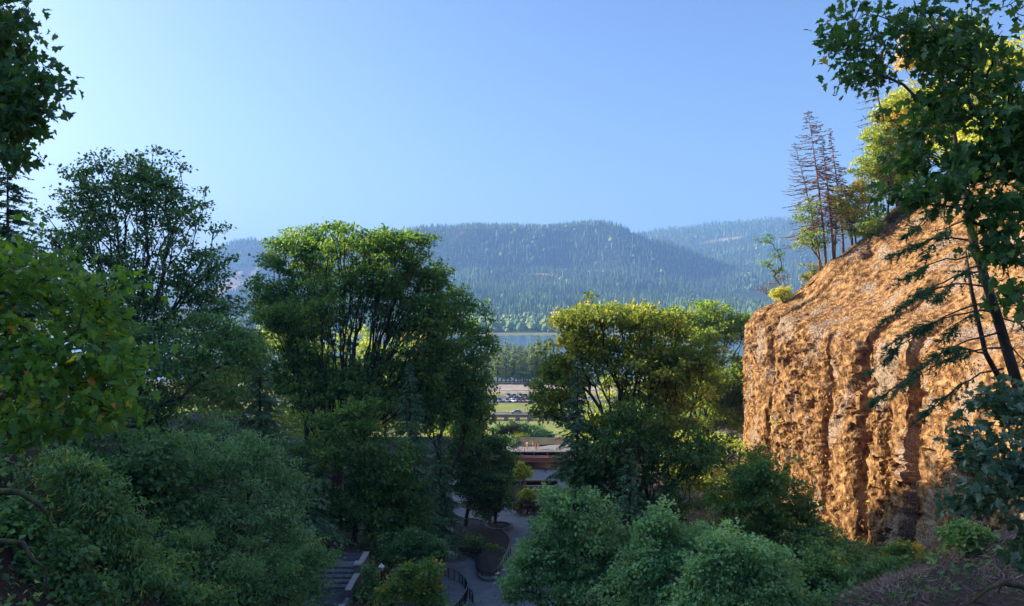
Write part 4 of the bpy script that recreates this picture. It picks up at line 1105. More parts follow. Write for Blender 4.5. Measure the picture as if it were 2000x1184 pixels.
def near_fir():
    g = seed(404)
    d = 26.0
    a = W(1990, 760, d + .4); b = W(1900, 470, d); c = W(1868, 300, d - .3)
    foot = np.array([a[0] + 3.2, d + 1.2, zG(a[0] + 3.2, d + 1.2)])
    root = empty('fir_tree', tuple(foot)); tag(root, 'near fir with dark drooping boughs against the sunlit cliff', 'tree')
    tr = np.array([foot - [0, 0, .4], foot + (a - foot) * .5, a, W(1945, 610, d + .2), b, c, W(1850, 180, d - .5)])
    MB().tube(tr - foot, [.26, .22, .18, .16, .13, .10, .06], 9).build('trunk', M['bark'], root, smooth=True)
    tr2 = np.array([W(1975, 780, d + 1.4), W(1925, 690, d + 1.3), W(1898, 570, d + 1.2), W(1886, 490, d + 1.1)])
    MB().tube(tr2 - foot, [.11, .09, .07, .03], 7).build('side_trunk', M['bark'], root, smooth=True)
    # boughs: (start px, end px)
    BG = [((1880, 400), (1770, 470)), ((1900, 470), (1735, 515)), ((1908, 500), (1755, 560)), ((1918, 530), (1720, 640)), ((1925, 560), (1760, 610)), ((1935, 590), (1700, 740)), ((1940, 610), (1730, 690)),
          ((1950, 650), (1710, 800)), ((1955, 680), (1750, 780)), ((1925, 690), (1800, 720)), ((1960, 720), (1790, 830)), ((1930, 560), (2040, 590)), ((1945, 620), (2060, 690)), ((1905, 490), (2020, 500)), ((1950, 660), (2040, 760)),
          ((1885, 430), (1800, 520)), ((1970, 740), (1860, 830)), ((1915, 520), (1830, 600)), ((1940, 600), (1830, 680))]
    wood_mat = M['bark']
    for k, (s0, s1) in enumerate(BG):
        p0 = W(s0[0], s0[1], d + .2); p1 = W(s1[0], s1[1], d + g.uniform(-2.2, 1.6))
        L = np.linalg.norm(p1 - p0)
        s = np.linspace(0, 1, 9)
        P = p0 + (p1 - p0) * s[:, None]; P[:, 2] += 0.10 * L * np.sin(np.pi * s) + 0.05 * L * s ** 4
        P[1:] += g.normal(0, 0.03, (8, 3))
        MB().tube(P - foot, np.linspace(.038, .008, 9), 5).build('bough', wood_mat, root, smooth=True)
        dr = unit(p1 - p0)
        sv = unit(np.cross(dr, (0, 0, 1.0)))
        m = int(L / 0.085)
        cl_ = g.uniform(.35, 1.0, g.integers(4, 8)); tt = np.sort(np.clip(g.choice(cl_, m) + g.normal(0, .055, m), .15, 1))
        q = np.stack([np.interp(tt, s, P[:, i]) for i in range(3)], -1)
        sg = np.where(np.arange(m) % 2, 1., -1.)[:, None]
        D = dr * .8 + sv * sg * g.uniform(.3, 1, (m, 1)) + np.array([0, 0, -.5]) * g.uniform(-.3, 1.8, (m, 1)) + g.normal(0, .25, (m, 3))
        ln = g.uniform(.2, .75, m) * (0.5 + .5 * (1 - tt))
        D = unit(D); E = q + D * ln[:, None]
        # needles along the twigs
        r_ = np.repeat(np.arange(m), 22); u = g.uniform(0.05, 1, len(r_))
        NP = q[r_] + D[r_] * (ln[r_] * u)[:, None]
        ND = D[r_] * .7 + g.normal(0, .55, (len(r_), 3))
        V, F, t = leaves(NP - foot, ND, g.normal(size=(len(r_), 3)), g.uniform(.09, .17, len(r_)), np.clip(.3 + g.normal(0, .2, len(r_)), 0, 1), (T_BLADE[0] * np.array([1, 1.5, 1]), T_BLADE[1]))
        o = obj('needles', mesh_from('needles', V, [F], tone=t), M['needle'], root); o['kind'] = 'stuff'
        V, F = tubes(q - foot, E - foot, np.full(m, .008), np.full(m, .004), 3)
        o = obj('twigs', mesh_from('twigs', V, [F]), wood_mat, root); o['kind'] = 'stuff'
near_fir()

# ------------------------------------------------------------------ undergrowth in the shade
def undergrowth():
    g = seed(88)
    n0 = 5500
    x = g.uniform(-46, 42, n0); y = g.uniform(22, 128, n0)
    x[:900] = g.uniform(-34, -12, 900); y[:900] = g.uniform(24, 48, 900)     # thicker on the near left bank
    px = 1000 + x / y * FPX
    keep = (px > -150) & (px < 2150)
    # leave the paved places free
    keep &= ~((x > -10.5) & (x < 5) & (y > 62))
    keep &= ~((np.abs(x + 14.7) < 3.0) & (np.abs(y - 58) < 8.5))
    keep &= ~((x > -12) & (y > 112)) & ~((x > 17) & (y < 50) & (g.random(n0) < .6))
    keep &= g.random(n0) < 0.9 + 0.8 * noise2(x, y, 7, 41)
    x = x[keep]; y = y[keep]
    z = G(x, y)
    k = 18
    P = np.repeat(np.stack([x, y, z], -1), k, 0)
    n = len(P)
    hgt = np.repeat(g.uniform(0.3, 1.5, len(x)), k)
    P = P + np.stack([g.normal(0, .55, n), g.normal(0, .55, n), np.abs(g.normal(0.35, .35, n)) * hgt], -1)
    right = P[:, 0] > 9
    D = g.normal(size=(n, 3)) * .7 + np.array([0, 0, .3])
    N = g.normal(size=(n, 3)) * .6 + np.array([0, 0, 1.])
    tone = np.clip(np.repeat(g.normal(.45, .18, len(x)), k) + g.normal(0, .12, n), 0, 1)
    V, F, t = leaves(P, D, N, g.uniform(.14, .42, n), tone, T_RHOMB)
    o = obj('undergrowth', mesh_from('undergrowth', V, [F], tone=t), M['lf_dark'])
    tag(o, 'low shaded ferns and ivy covering the valley floor', 'undergrowth', kind='stuff')
undergrowth()

M['scrub'] = leafmat('dry_scrub', [(0.0, (0.07, 0.042, 0.035)), (0.4, (0.15, 0.095, 0.08)), (0.75, (0.26, 0.18, 0.14)), (1.0, (0.16, 0.15, 0.06))], 0.1, tcol=(1, 1, .8), rough=0.85, spec=0.1, lum=2.1)
def scrub(name, label, x0, x1, y0, y1, n, s0, s1, cond, mat, sd_, tone0=.45):
    g = seed(sd_)
    x = g.uniform(x0, x1, n); y = g.uniform(y0, y1, n)
    px, py = proj(x, y, G(x, y))
    k = cond(px, py, x, y) & (g.random(n) < .75 + 1.2 * noise2(x, y, 3.0, 47))
    x = x[k]; y = y[k]; n = len(x)
    P = np.stack([x, y, G(x, y) + g.uniform(-.05, .25, n)], -1)
    cl_ = noise2(x, y, 2.2, 48)
    lean = np.stack([np.cos(cl_ * 9), np.sin(cl_ * 9), np.full(n, .5)], -1)
    D = lean * .7 + g.normal(0, .5, (n, 3)); D[:, 2] = np.abs(D[:, 2])
    V, F, t = leaves(P, D, g.normal(size=(n, 3)), g.uniform(s0, s1, n), np.clip(tone0 + .5 * fbm(x, y, 5, 3, 49) + g.normal(0, .15, n), 0, 1), (T_BLADE[0] * np.array([1, .42, 1]), T_BLADE[1]))
    o = obj(name, mesh_from(name, V, [F], tone=t), mat)
    tag(o, label, 'grass', kind='stuff')
scrub('dry_scrub', 'mauve-brown dry grass and brush on the shaded slope at lower right', 9, 46, 22, 80, 135000, .2, .65, lambda px, py, x, y: (px > 1640) & (px < 2150), M['scrub'], 55)
M['redstraw'] = leafmat('red_litter', [(0.0, (0.10, 0.035, 0.03)), (0.5, (0.20, 0.075, 0.06)), (1.0, (0.32, 0.17, 0.11))], 0.1, tcol=(1, .9, .8), rough=0.9, spec=0.1)
scrub('red_litter', 'reddish dead grass on the bank at the lower left edge', -34, -12, 22, 60, 40000, .2, .7, lambda px, py, x, y: (px < 200) & (px > -80) & (py > 900), M['redstraw'], 56)

def mossy(name, label, pts, r, mat, twigs=5, sd_=0):
    g = seed(sd_)
    P = np.array(pts); base = P[0].copy()
    root = empty(name, tuple(base)); tag(root, label, 'bush' if name == 'dry_bush' else 'branch')
    MB().tube(P - base, np.linspace(r, r * .35, len(P)), 7).build('limb', M[mat], root, smooth=True)
    for q in range(twigs):
        i = g.integers(1, len(P)); s = P[i] - base
        e = s + g.normal(0, .5, 3) + np.array([0, 0, -.25])
        MB().tube([s, (s + e) / 2 + g.normal(0, .08, 3), e], [r * .3, r * .2, r * .08], 5).build('twig', M[mat], root, smooth=True)
mossy('fallen_branch', 'mossy yellow branch across the red bank, upper of two at lower left', [W(-20, 960, 32), W(40, 962, 32), W(75, 985, 31.8), W(100, 1010, 31.5)], .16, 'bark_moss', 5, 1)
mossy('fallen_branch', 'mossy yellow branch across the red bank, lower of two at lower left', [W(-40, 1062, 30), W(0, 1058, 30), W(45, 1060, 30), W(60, 1090, 29.6), W(90, 1110, 29)], .15, 'bark_moss', 6, 2)
mossy('bare_branch', 'bare mossy branch reaching in at the bottom right edge', [W(2080, 1160, 20), W(2010, 1148, 20), W(1960, 1140, 19.8), W(1930, 1150, 19.6), W(1900, 1175, 19.4)], .09, 'bark_moss', 8, 3)
for k, (px, py, d, lab) in enumerate([(1900, 1090, 34, 'pale bare twiggy stems on the dry slope, upper bunch'), (1850, 1130, 34, 'pale bare twiggy stems on the dry slope, lower left bunch'), (1940, 1050, 36, 'pale bare twiggy stems on the dry slope beside the blue-grey leaves')]):
    s = W(px, py, d); s[2] = zG(s[0], s[1]) + .1
    mossy('dry_bush', lab, [s, s + [.5, 0, .5], s + [1.1, .1, .75]], .035, 'dead_wood', 7, 20 + k)

# ------------------------------------------------------------------ paths, stair, bed, rails
def ribbon(name, label, ys, xl, xr, mat, dz=0.03, zf=None, nx=8):
    ys = np.asarray(ys, float)
    X = np.linspace(0, 1, nx)[None] * (np.asarray(xr) - np.asarray(xl))[:, None] + np.asarray(xl)[:, None]
    Y = np.repeat(ys[:, None], nx, 1)
    Z = (G(X, Y) if zf is None else zf(X, Y)) + dz
    return tag(obj(name, gridmesh(name, X, Y, Z), mat), label, 'path', kind='structure')
ys = np.arange(56, 139, 1.0)
xl = np.interp(ys, [56, 63, 84, 103, 112, 139], [-5.6, -5.8, -7.8, -9.4, -10.5, -10.5]); xr = np.interp(ys, [56, 70, 100, 139], [3, 4, 6, 12])
ribbon('path', 'grey paved path winding down to the plaza', ys, xl, xr, M['asphalt'], 0.05)
def ground_at(px, py):
    """where the line of sight through the pixel meets the path level"""
    d = np.linspace(50, 150, 2001); x = (px - 1000) / FPX * d
    zz_ = np.interp(d, BY, BZ); ray = CZ + (592 - py) / FPX * d
    i = np.argmin(np.abs(ray - zz_)); return np.array([x[i], d[i], zz_[i]])
# planted bed with stone kerb
bp_ = [(888, 1018), (884, 1045), (893, 1078), (925, 1092), (930, 1118), (938, 1133), (955, 1138), (970, 1133), (978, 1110), (996, 1066), (990, 1045), (965, 1030), (930, 1015)]
poly = np.array([ground_at(*q) for q in bp_])
pd2 = []
for i in range(len(poly)):
    a, b_, c_, d_ = poly[i - 1], poly[i], poly[(i + 1) % len(poly)], poly[(i + 2) % len(poly)]
    for t in np.linspace(0, 1, 4, endpoint=False):
        pd2.append(0.5 * ((2 * b_) + (-a + c_) * t + (2 * a - 5 * b_ + 4 * c_ - d_) * t * t + (-a + 3 * b_ - 3 * c_ + d_) * t ** 3))
poly = np.array(pd2); poly[:, 2] = np.interp(poly[:, 1], BY, BZ)
cen = poly.mean(0)
bed = empty('planted_bed', (cen[0], cen[1], float(np.interp(cen[1], BY, BZ)))); tag(bed, 'long kerbed planting bed of brown soil in the middle of the path', 'planter')
rel = poly - np.array(bed.location)
n_ = len(rel)
mb = MB(); ins = rel.copy(); ins[:, :2] = rel[:, :2] * 0.955
# each kerb stone a piece of its own
for i in range(0, n_, 2):
    j = (i + 2) % n_; mid = (i + 1) % n_
    P_ = []
    for q in (i, mid, j):
        f = 0.03 if q != mid else 0.0
        o_ = rel[q]; s_ = ins[q]
        P_ += [o_ + [0, 0, -.15], o_ + [0, 0, .30], s_ + [0, 0, .33], s_ + [0, 0, -.15]]
    P_ = np.array(P_); c0 = P_.mean(0); P_[:, :2] = c0[:2] + (P_[:, :2] - c0[:2]) * 0.985
    F_ = []
    for q in range(2):
        for e in range(4):
            F_.append((q * 4 + e, q * 4 + (e + 1) % 4, (q + 1) * 4 + (e + 1) % 4, (q + 1) * 4 + e))
    F_ += [(3, 2, 1, 0), (8, 9, 10, 11)]
    MB().add(P_, F_).build('kerb_stone', M['stone'], bed)
rings = [ins + [0, 0, .2]]
for s_, z_ in ((.8, .42), (.5, .6), (.2, .7)):
    q = ins.copy(); q[:, :2] *= s_; q[:, 2] = ins[:, 2] * s_ + z_; rings.append(q)
V_ = np.concatenate(rings + [np.array([[0, 0, .72]])])
F_ = [(r * n_ + i, r * n_ + (i + 1) % n_, (r + 1) * n_ + (i + 1) % n_, (r + 1) * n_ + i) for r in range(3) for i in range(n_)]
T_ = [(3 * n_ + i, 3 * n_ + (i + 1) % n_, 4 * n_) for i in range(n_)]
MB().add(V_, F_ + T_).build('soil', M['soil'], bed, smooth=True)

def railing(name, label, pts, h=1.05, bars=True, post=True, mat='dark_metal', top='rail_metal', every=1.3):
    """pts: ground points; hand rail, posts and thin bars"""
    P = np.array(pts, float)
    sl = np.r_[0, np.cumsum(np.linalg.norm(np.diff(P, axis=0), axis=1))]
    m = max(2, int(sl[-1] / 0.35) + 1)
    ss = np.linspace(0, sl[-1], m); Q = np.stack([np.interp(ss, sl, P[:, i]) for i in range(3)], -1)
    for _ in range(2):
        Q[1:-1] = .25 * Q[:-2] + .5 * Q[1:-1] + .25 * Q[2:]
    base = Q[0].copy()
    root = empty(name, tuple(base)); tag(root, label, 'railing')
    Q = Q - base
    up = np.array([0, 0, h])
    MB().tube(Q + up, 0.035, 6).build('hand_rail', M[top], root, smooth=True)
    if bars:
        MB().tube(Q + [0, 0, .12], 0.02, 5).build('bottom_rail', M[mat], root, smooth=True)
        mb = MB()
        for s in np.arange(0.1, sl[-1], .14):
            q = np.array([np.interp(s, ss, Q[:, i]) for i in range(3)])
            mb.tube([q + [0, 0, .12], q + up], .009, 3, caps=False)
        o = mb.build('bars', M[mat], root); o['kind'] = 'stuff'
    if post:
        for s in np.arange(0, sl[-1] + .01, every):
            q = np.array([np.interp(s, ss, Q[:, i]) for i in range(3)])
            MB().tube([q - [0, 0, .1], q + [0, 0, h + .06]], .04, 6).build('post', M[mat], root)
    return root
gat = ground_at
railing('curved_railing', 'dark curved metal railing in the middle of the bottom edge', [gat(868, 1126), gat(878, 1132), gat(895, 1138), gat(908, 1150), gat(914, 1163), gat(910, 1178), gat(899, 1195), gat(880, 1215)])
railing('railing', 'short dark railing with a bright end beside the curved railing', [gat(917, 1172), gat(925, 1182), gat(926, 1200), gat(922, 1220)])
railing('hand_rail', 'bright hand rail along the right side of the planted bed', [gat(997, 1085), gat(985, 1108), gat(971, 1134)], bars=False, every=2.4)
railing('hand_rail', 'bright hand rail along the left side of the planted bed', [gat(881, 1050), gat(886, 1064), gat(891, 1080)], bars=False, every=2.4)
railing('bed_fence', 'low dark fence round the near end of the planted bed', [gat(931, 1112), gat(935, 1128), gat(945, 1135), gat(960, 1137), gat(968, 1130), gat(974, 1120)], h=.85, bars=False, top='dark_metal', every=1.4)
# bench
bb = gat(917, 1092); bench = empty('park_bench', tuple(bb + [0, 0, .05]), R(-14)); tag(bench, 'dark wooden bench at the left side of the planted bed', 'bench')
for k in range(3): MB().box((0, -.15 + k * .17, .45), (2.6, .14, .05), bev=.01).build('seat_slat', M['wood_dark'], bench)
for k in range(3): MB().box((0, .34 + k * .03, .62 + k * .17), (2.6, .05, .13), bev=.01).build('back_slat', M['wood_dark'], bench)
for sx in (-1.15, 1.15):
    MB().box((sx, .02, .21), (.12, .5, .42)).build('leg', M['wood_dark'], bench)
    MB().box((sx, .40, .5), (.09, .07, 1.0)).build('back_post', M['wood_dark'], bench)
# stair
st = empty('stone_stair', (-14.4, 58.2, 8.3)); tag(st, 'shadowed flight of broad stone steps at bottom left of centre', 'stair')
for k in range(5):
    MB().box((0, k * .6 + .62, .09 + k * .18 - .4), (4.2, 1.24, .98), bev=.02).build('step', M['stone'], st)
def slab(name, label, x0, x1, y0, y1, z):
    o = MB().box(((x0 + x1) / 2, (y0 + y1) / 2, z - .2), (x1 - x0, y1 - y0, .4)).build(name, M['paving_dark']); tag(o, label, 'path', kind='structure')
slab('landing', 'dark paved landing at the foot of the stone steps', -17.4, -12.3, 49, 58.35, 8.34)
slab('landing', 'dark paved landing at the head of the stone steps', -17.4, -12.3, 61.2, 64, 9.18)
wl = empty('stair_wall', (-12.02, 57, 7.6)); tag(wl, 'low stone wall with pale capstones beside the steps', 'wall')
for k, (y0, y1, zt_, zc) in enumerate([(49.5, 54.4, 8.6, .1), (54.4, 56.2, 8.45, 0), (56.2, 59.6, 8.95, .1), (59.6, 60.4, 9.6, .14), (60.4, 63.5, 9.35, .1)]):
    w_ = .34 if k != 3 else .5
    b_ = MB().box((0, (y0 + y1) / 2 - 57, zt_ - 7.6 - .9), (w_, y1 - y0 - .02, 1.8)).build('wall_block', M['stone'], wl)
    if zc: MB().box((0, (y0 + y1) / 2 - 57, zt_ - 7.6 + zc / 2), (w_ + .12, y1 - y0 + .04, zc), bev=.02).build('capstone', M['concrete'], wl)
# lamp
lx, ly = (745 - 1000) / FPX * 55, 55.0; lz = zG(lx, ly)
lp = empty('street_lamp', (lx, ly, lz)); tag(lp, 'lantern post with pale cap and amber globe beside the steps', 'lamp')
zh = 11.35 - lz
MB().lathe((0, 0, 0), [(.16, -.2), (.16, .25), (.10, .4), (.06, .6), (.05, zh - .62), (.09, zh - .6), (.11, zh - .55)], 12).build('post', M['dark_metal'], lp, smooth=True)
MB().lathe((0, 0, zh - .55), [(.09, 0), (.15, .08), (.19, .22), (.19, .30)], 14).build('globe', M['lamp_glass'], lp, smooth=True)
MB().lathe((0, 0, zh - .25), [(.24, 0), (.22, .05), (.12, .14), (.06, .18), (.04, .24), (.015, .27)], 14).build('cap', M['lamp_metal'], lp, smooth=True)
# round stone seat wall at the plaza
rw = gat(995, 1036); rr_ = empty('planter_wall', (rw[0] - 1.4, rw[1] + .8, 0)); tag(rr_, 'curved low stone planter wall on the sunlit plaza', 'wall')
for k in range(14):
    a0 = k * 2 * math.pi / 14; a1 = a0 + 2 * math.pi / 14 - .02
    P_ = []
    for a in (a0, (a0 + a1) / 2, a1):
        for r_, z_ in ((1.9, -.1), (1.9, .5), (1.5, .5), (1.5, -.1)):
            P_.append((r_ * math.cos(a), r_ * math.sin(a), z_))
    F_ = [(q * 4 + e, q * 4 + (e + 1) % 4, (q + 1) * 4 + (e + 1) % 4, (q + 1) * 4 + e) for q in range(2) for e in range(4)] + [(3, 2, 1, 0), (8, 9, 10, 11)]
    MB().add(P_, F_).build('stone_block', M['stone'], rr_)
MB().lathe((0, 0, 0), [(1.5, .3), (.8, .42), (.02, .5)], 14).build('soil', M['soil'], rr_, smooth=True)

# ------------------------------------------------------------------ beyond the plaza, seen through the gap
M['lawn'] = noisemat('lawn', [(0.3, (0.13, 0.17, 0.03)), (0.7, (0.24, 0.26, 0.06))], 0.25, detail=8)
M['dry_lawn'] = noisemat('dry_lawn', [(0.3, (0.22, 0.19, 0.07)), (0.7, (0.36, 0.28, 0.14))], 0.3, detail=8)
M['road'] = noisemat('road_concrete', [(0.3, (0.26, 0.22, 0.2)), (0.7, (0.36, 0.31, 0.28))], 0.3, detail=6)
M['lot'] = noisemat('car_park', [(0.3, (0.07, 0.07, 0.075)), (0.7, (0.11, 0.11, 0.115))], 0.5)
def strip(name, label, y0, y1, mat, dz, x0=-140, x1=140):
    yy = np.arange(y0, y1 + .01, (y1 - y0) / max(1, round((y1 - y0) / 4)))
    ribbon(name, label, yy, np.full(len(yy), x0), np.full(len(yy), x1), mat, dz, nx=12)
strip('lawn', 'bright mown lawn between the car park and the near road', 271, 391, M['lawn'], .05)
strip('highway', 'pale concrete highway in front of the riverside grove', 353, 385, M['road'], .10)
strip('verge', 'dry tan verge along the highway', 346, 353, M['dry_lawn'], .09)
strip('car_park', 'dark asphalt car park full of cars', 314, 339, M['lot'], .10)
strip('road', 'near road with a silver car', 275, 288, M['lot'], .10)
strip('terrace', 'paved terrace with visitors behind the brown footbridge', 141, 151.5, M['asphalt'], .05, -9, 14)
M['bank_dark'] = noisemat('bank_dark', [(0.3, (0.035, 0.04, 0.018)), (0.55, (0.07, 0.065, 0.03)), (0.75, (0.08, 0.06, 0.035))], 0.5, detail=9, bump=0.6)
strip('bank', 'dark planted bank rising behind the terrace', 151.7, 176, M['bank_dark'], .09, -30, 40)
strip('slope', 'green bank between the terrace and the road', 162, 262, M['lawn'], .05, -40, 60)

def guardrail(name, label, y, z, x0, x1, h, mat, post=3.0, rail=.3):
    root = empty(name, ((x0 + x1) / 2, y, z)); tag(root, label, 'guard rail')
    L = x1 - x0
    MB().box((0, 0, h - rail / 2), (L, .12, rail)).build('rail', mat, root)
    for k in np.arange(-L / 2 + .3, L / 2, post):
        MB().box((k, .12, h / 2 - .1), (.14, .12, h + .1)).build('post', mat, root)
guardrail('guard_rail', 'pale guard rail on the far side of the highway', 386.5, -10.9, -40, 46, .95, M['concrete'], 4, .4)
guardrail('guard_rail', 'thin guard rail on the near side of the highway', 352.6, -10.9, -30, 40, .75, M['concrete'], 4, .25)
# parapet wall below the near road
pw = empty('parapet_wall', (2, 266, -10.9)); tag(pw, 'long pinkish parapet wall with open bays below the near road', 'wall')
M['pink_stone'] = noisemat('pink_stone', [(0.3, (0.32, 0.21, 0.17)), (0.7, (0.46, 0.32, 0.26))], .8, bump=.3)
MB().box((0, 0, 1.75), (60, .5, 1.0)).build('panel', M['pink_stone'], pw)
MB().box((0, -.1, 2.35), (60, .8, .2)).build('coping', M['concrete'], pw)
for k in range(-7, 8): MB().box((k * 4.0, 0, .6), (1.5, .6, 1.35)).build('pier', M['concrete'], pw)

# brown steel footbridge
def bridge(name, label, d, x0, x1, ztop, girder, mat):
    L = x1 - x0
    root = empty(name, ((x0 + x1) / 2, d, 0)); tag(root, label, 'bridge')
    MB().box((0, 0, ztop), (L, .16, .16)).build('top_rail', mat, root)
    MB().box((0, 0, ztop - .85), (L, .16, .16)).build('lower_rail', mat, root)
    for k in np.arange(-L / 2 + .2, L / 2, 2.45): MB().box((k, 0.02, ztop - .42), (.2, .14, .70)).build('post', mat, root)
    MB().box((0, .10, ztop - .42), (L, .03, .60)).build('mesh_panel', M['dark_metal'], root)
    if girder:
        MB().box((0, .2, ztop - 1.35), (L, .3, .7)).build('girder', mat, root)
        MB().box((0, 0, ztop - 1.74), (L, .6, .09)).build('flange', mat, root)
        
        for k in np.arange(-L / 2 + .5, L / 2, 1.9): MB().box((k, .01, ztop - 1.35), (.08, .1, .66)).build('stiffener', mat, root)
    return root
bridge('footbridge', 'rust-brown steel footbridge with railing above the plaza', 139.5, -6, 10, 2.95, True, M['rust_steel'])
bridge('terrace_rail', 'second rust-brown railing in front of the bushy garden tree', 118, -3, 7, 2.7, False, M['rust_steel'])
tw = empty('garden_wall', (2, 118.4, 0)); tag(tw, 'low pinkish garden wall under the second brown railing', 'wall')
MB().box((0, 0, .85), (10, .6, 1.75)).build('panel', M['pink_stone'], tw)
MB().box((0, -.05, 1.77), (10.2, .9, .1)).build('coping', M['concrete'], tw)

def gshrub(name, label, px, d, lobes, mat, sd_, cat='bush', **kw):
    kw.setdefault('nt', 60); kw.setdefault('per', 50); kw.setdefault('leaf', .35); kw.setdefault('sig', .6)
    return broadleaf(name, label, cat, px, d, lobes, M[mat], sd_=sd_, rtip=0.02, thick=0.06, fork=0.12, **kw)
HG = 'dark green juniper hedge bushes on the bank'
for k, (px, d, py, rx, lab) in enumerate([(985, 212, 838, 22, 'dark green bank bush at the left end of the hedge'), (1010, 205, 836, 24, 'dark green bank bush just behind the golden shrub'), (1035, 214, 838, 24, 'dark green bank bush in the middle of the hedge'), (1056, 200, 846, 22, 'dark green bank bush at the right end of the hedge'), (1040, 185, 858, 18, 'lowest dark green bank bush above the terrace'), (985, 158, 862, 20, 'dark green bank bush at the left end of the terrace')]):
    gshrub('juniper_bush', lab, px, d, [(px, py, rx, 11, 0, 3.5), (px + 6, py + 8, rx, 9, -3, 3)], 'needle', 140 + k, group=HG, leaf=.5, nt=70, sig=.7)
gshrub('golden_shrub', 'golden-brown spreading shrub beyond the footbridge', 1005, 172, [(998, 845, 24, 12), (985, 856, 16, 8)], 'needle_rust', 150, leaf=.4, nt=80, per=60, tone0=.85)
gshrub('lime_shrub', 'lime-yellow low shrub at the right foot of the golden shrub', 1022, 168, [(1018, 856, 18, 7), (1002, 862, 14, 5)], 'lf_lime', 151, nt=60, tone0=.9)
gshrub('garden_tree', 'bushy pale yellow-green tree just below the footbridge', 1020, 126, [(1016, 912, 9, 12), (1022, 925, 18, 12), (1012, 930, 14, 10)], 'lf_lime', 152, cat='tree', nt=90, leaf=.28, per=50, sig=.4, tone0=.8)
gshrub('lime_shrub', 'bright lime shrub below the second brown railing', 1028, 112, [(1026, 966, 10, 10), (1038, 972, 8, 7)], 'lf_lime', 153, nt=50, leaf=.26, sig=.35, tone0=.7)
gshrub('rosy_shrub', 'rosy autumn shrub at the edge of the sunlit plaza', 1030, 109, [(1030, 985, 18, 9), (1046, 990, 14, 8), (1012, 990, 12, 7)], 'needle_rust', 154, nt=80, leaf=.26, sig=.4, per=40, tone0=.75)
gshrub('rosy_shrub', 'rosy autumn shrub behind the dark bed trees', 935, 113, [(925, 990, 30, 9), (955, 985, 20, 9)], 'needle_rust', 155, nt=80, leaf=.26, sig=.4, per=40, tone0=.75)
gshrub('bed_shrub', 'yellow-flecked shrub around the lantern post', 790, 54, [(800, 1130, 45, 32), (845, 1110, 24, 30), (770, 1160, 40, 26), (845, 1160, 30, 30)], 'lf_maple', 156, nt=150, leaf=.2, sig=.35, per=55, tone0=.72)
gshrub('bed_shrub', 'low dark shrub growing in the planted bed', 945, 88, [(945, 1092, 22, 14), (962, 1075, 20, 16), (925, 1060, 26, 14), (955, 1115, 14, 10)], 'lf_dark', 158, nt=80, leaf=.24, sig=.4, per=36, tone0=.3)
gshrub('bed_shrub', 'small dark shrub beside the stair wall', 722, 58, [(722, 1150, 16, 20), (725, 1120, 14, 14)], 'lf_dark', 159, nt=50, leaf=.2, sig=.3, per=40, tone0=.5)
gshrub('bed_shrub', 'dark shrub left of the path above the curved railing', 850, 68, [(845, 1080, 30, 26), (820, 1060, 30, 30), (780, 1070, 40, 24)], 'lf_dark', 157, nt=130, leaf=.24, sig=.4, per=55, tone0=.45)

# ------------------------------------------------------------------ cars
def car_meshes(suv):
    H1, H2 = (.95, 1.72) if suv else (.86, 1.45)
    L = 4.5
    st_ = [(-2.25, .62, .45, .72), (-2.1, .82, .3, .86), (-1.2, .88, .26, H1), (0, .89, .26, H1), (1.1, .88, .26, H1 - .03), (1.9, .84, .28, H1 - .14), (2.2, .68, .42, H1 - .28)]
    mb = MB(); V = []; F = []
    for x, w, z0, z1 in st_:
        V += [(x, -w, z0), (x, -w * 1.02, (z0 + z1) / 2), (x, -w * .9, z1), (x, w * .9, z1), (x, w * 1.02, (z0 + z1) / 2), (x, w, z0)]
    for i in range(len(st_) - 1):
        for k in range(6):
            F.append((i * 6 + k, (i + 1) * 6 + k, (i + 1) * 6 + (k + 1) % 6, i * 6 + (k + 1) % 6))
    F += [(0, 1, 2, 3, 4, 5), tuple((len(st_) - 1) * 6 + k for k in (5, 4, 3, 2, 1, 0))]
    mb.add(V, F)
    # roof skin on pillars
    xb, xf = (-2.0, .35) if suv else (-1.2, .15)
    xb0, xf0 = (-2.1, 1.15) if suv else (-1.9, 1.0)
    mb.box(((xb + xf) / 2, 0, H2 - .03), (xf - xb, 1.24, .07), bev=.03)
    for sx, tx in ((xb0 + .05, xb), (xf0, xf)):
        for s in (-1, 1): mb.tube([(sx, s * .78, H1 - .05), (tx, s * .60, H2 - .04)], .045, 5)
    body = mb.mesh('body')
    gl = MB()
    V = [(xb0 + .08, -.77, H1 - .02), (xf0 - .03, -.77, H1 - .02), (xf0 - .03, .77, H1 - .02), (xb0 + .08, .77, H1 - .02), (xb + .03, -.60, H2 - .06), (xf - .03, -.60, H2 - .06), (xf - .03, .60, H2 - .06), (xb + .03, .60, H2 - .06)]
    gl.add(V, [(0, 1, 5, 4), (1, 2, 6, 5), (2, 3, 7, 6), (3, 0, 4, 7)])
    glass = gl.mesh('window_glass'); glass.materials.append(M['glass'])
    wh = MB(); n = 14
    prof = [(.10, -.10), (.31, -.10), (.34, -.06), (.34, .06), (.31, .10), (.10, .10)]
    V = []; F = []
    for r, y in prof:
        for k in range(n): V.append((r * math.cos(2 * math.pi * k / n), y, r * math.sin(2 * math.pi * k / n)))
    for i in range(len(prof) - 1):
        for k in range(n): F.append((i * n + k, i * n + (k + 1) % n, (i + 1) * n + (k + 1) % n, (i + 1) * n + k))
    F += [tuple(range(n)), tuple((len(prof) - 1) * n + k for k in range(n - 1, -1, -1))]
    wh.add(V, F); wheel = wh.mesh('wheel'); wheel.materials.append(M['tyre'])
    hl = MB().box((0, 0, 0), (.12, .34, .13), bev=.03).mesh('headlight'); hl.materials.append(M['lamp_metal'])
    return body, glass, wheel, hl, H1
CM = {False: car_meshes(False), True: car_meshes(True)}
PAINT = {}
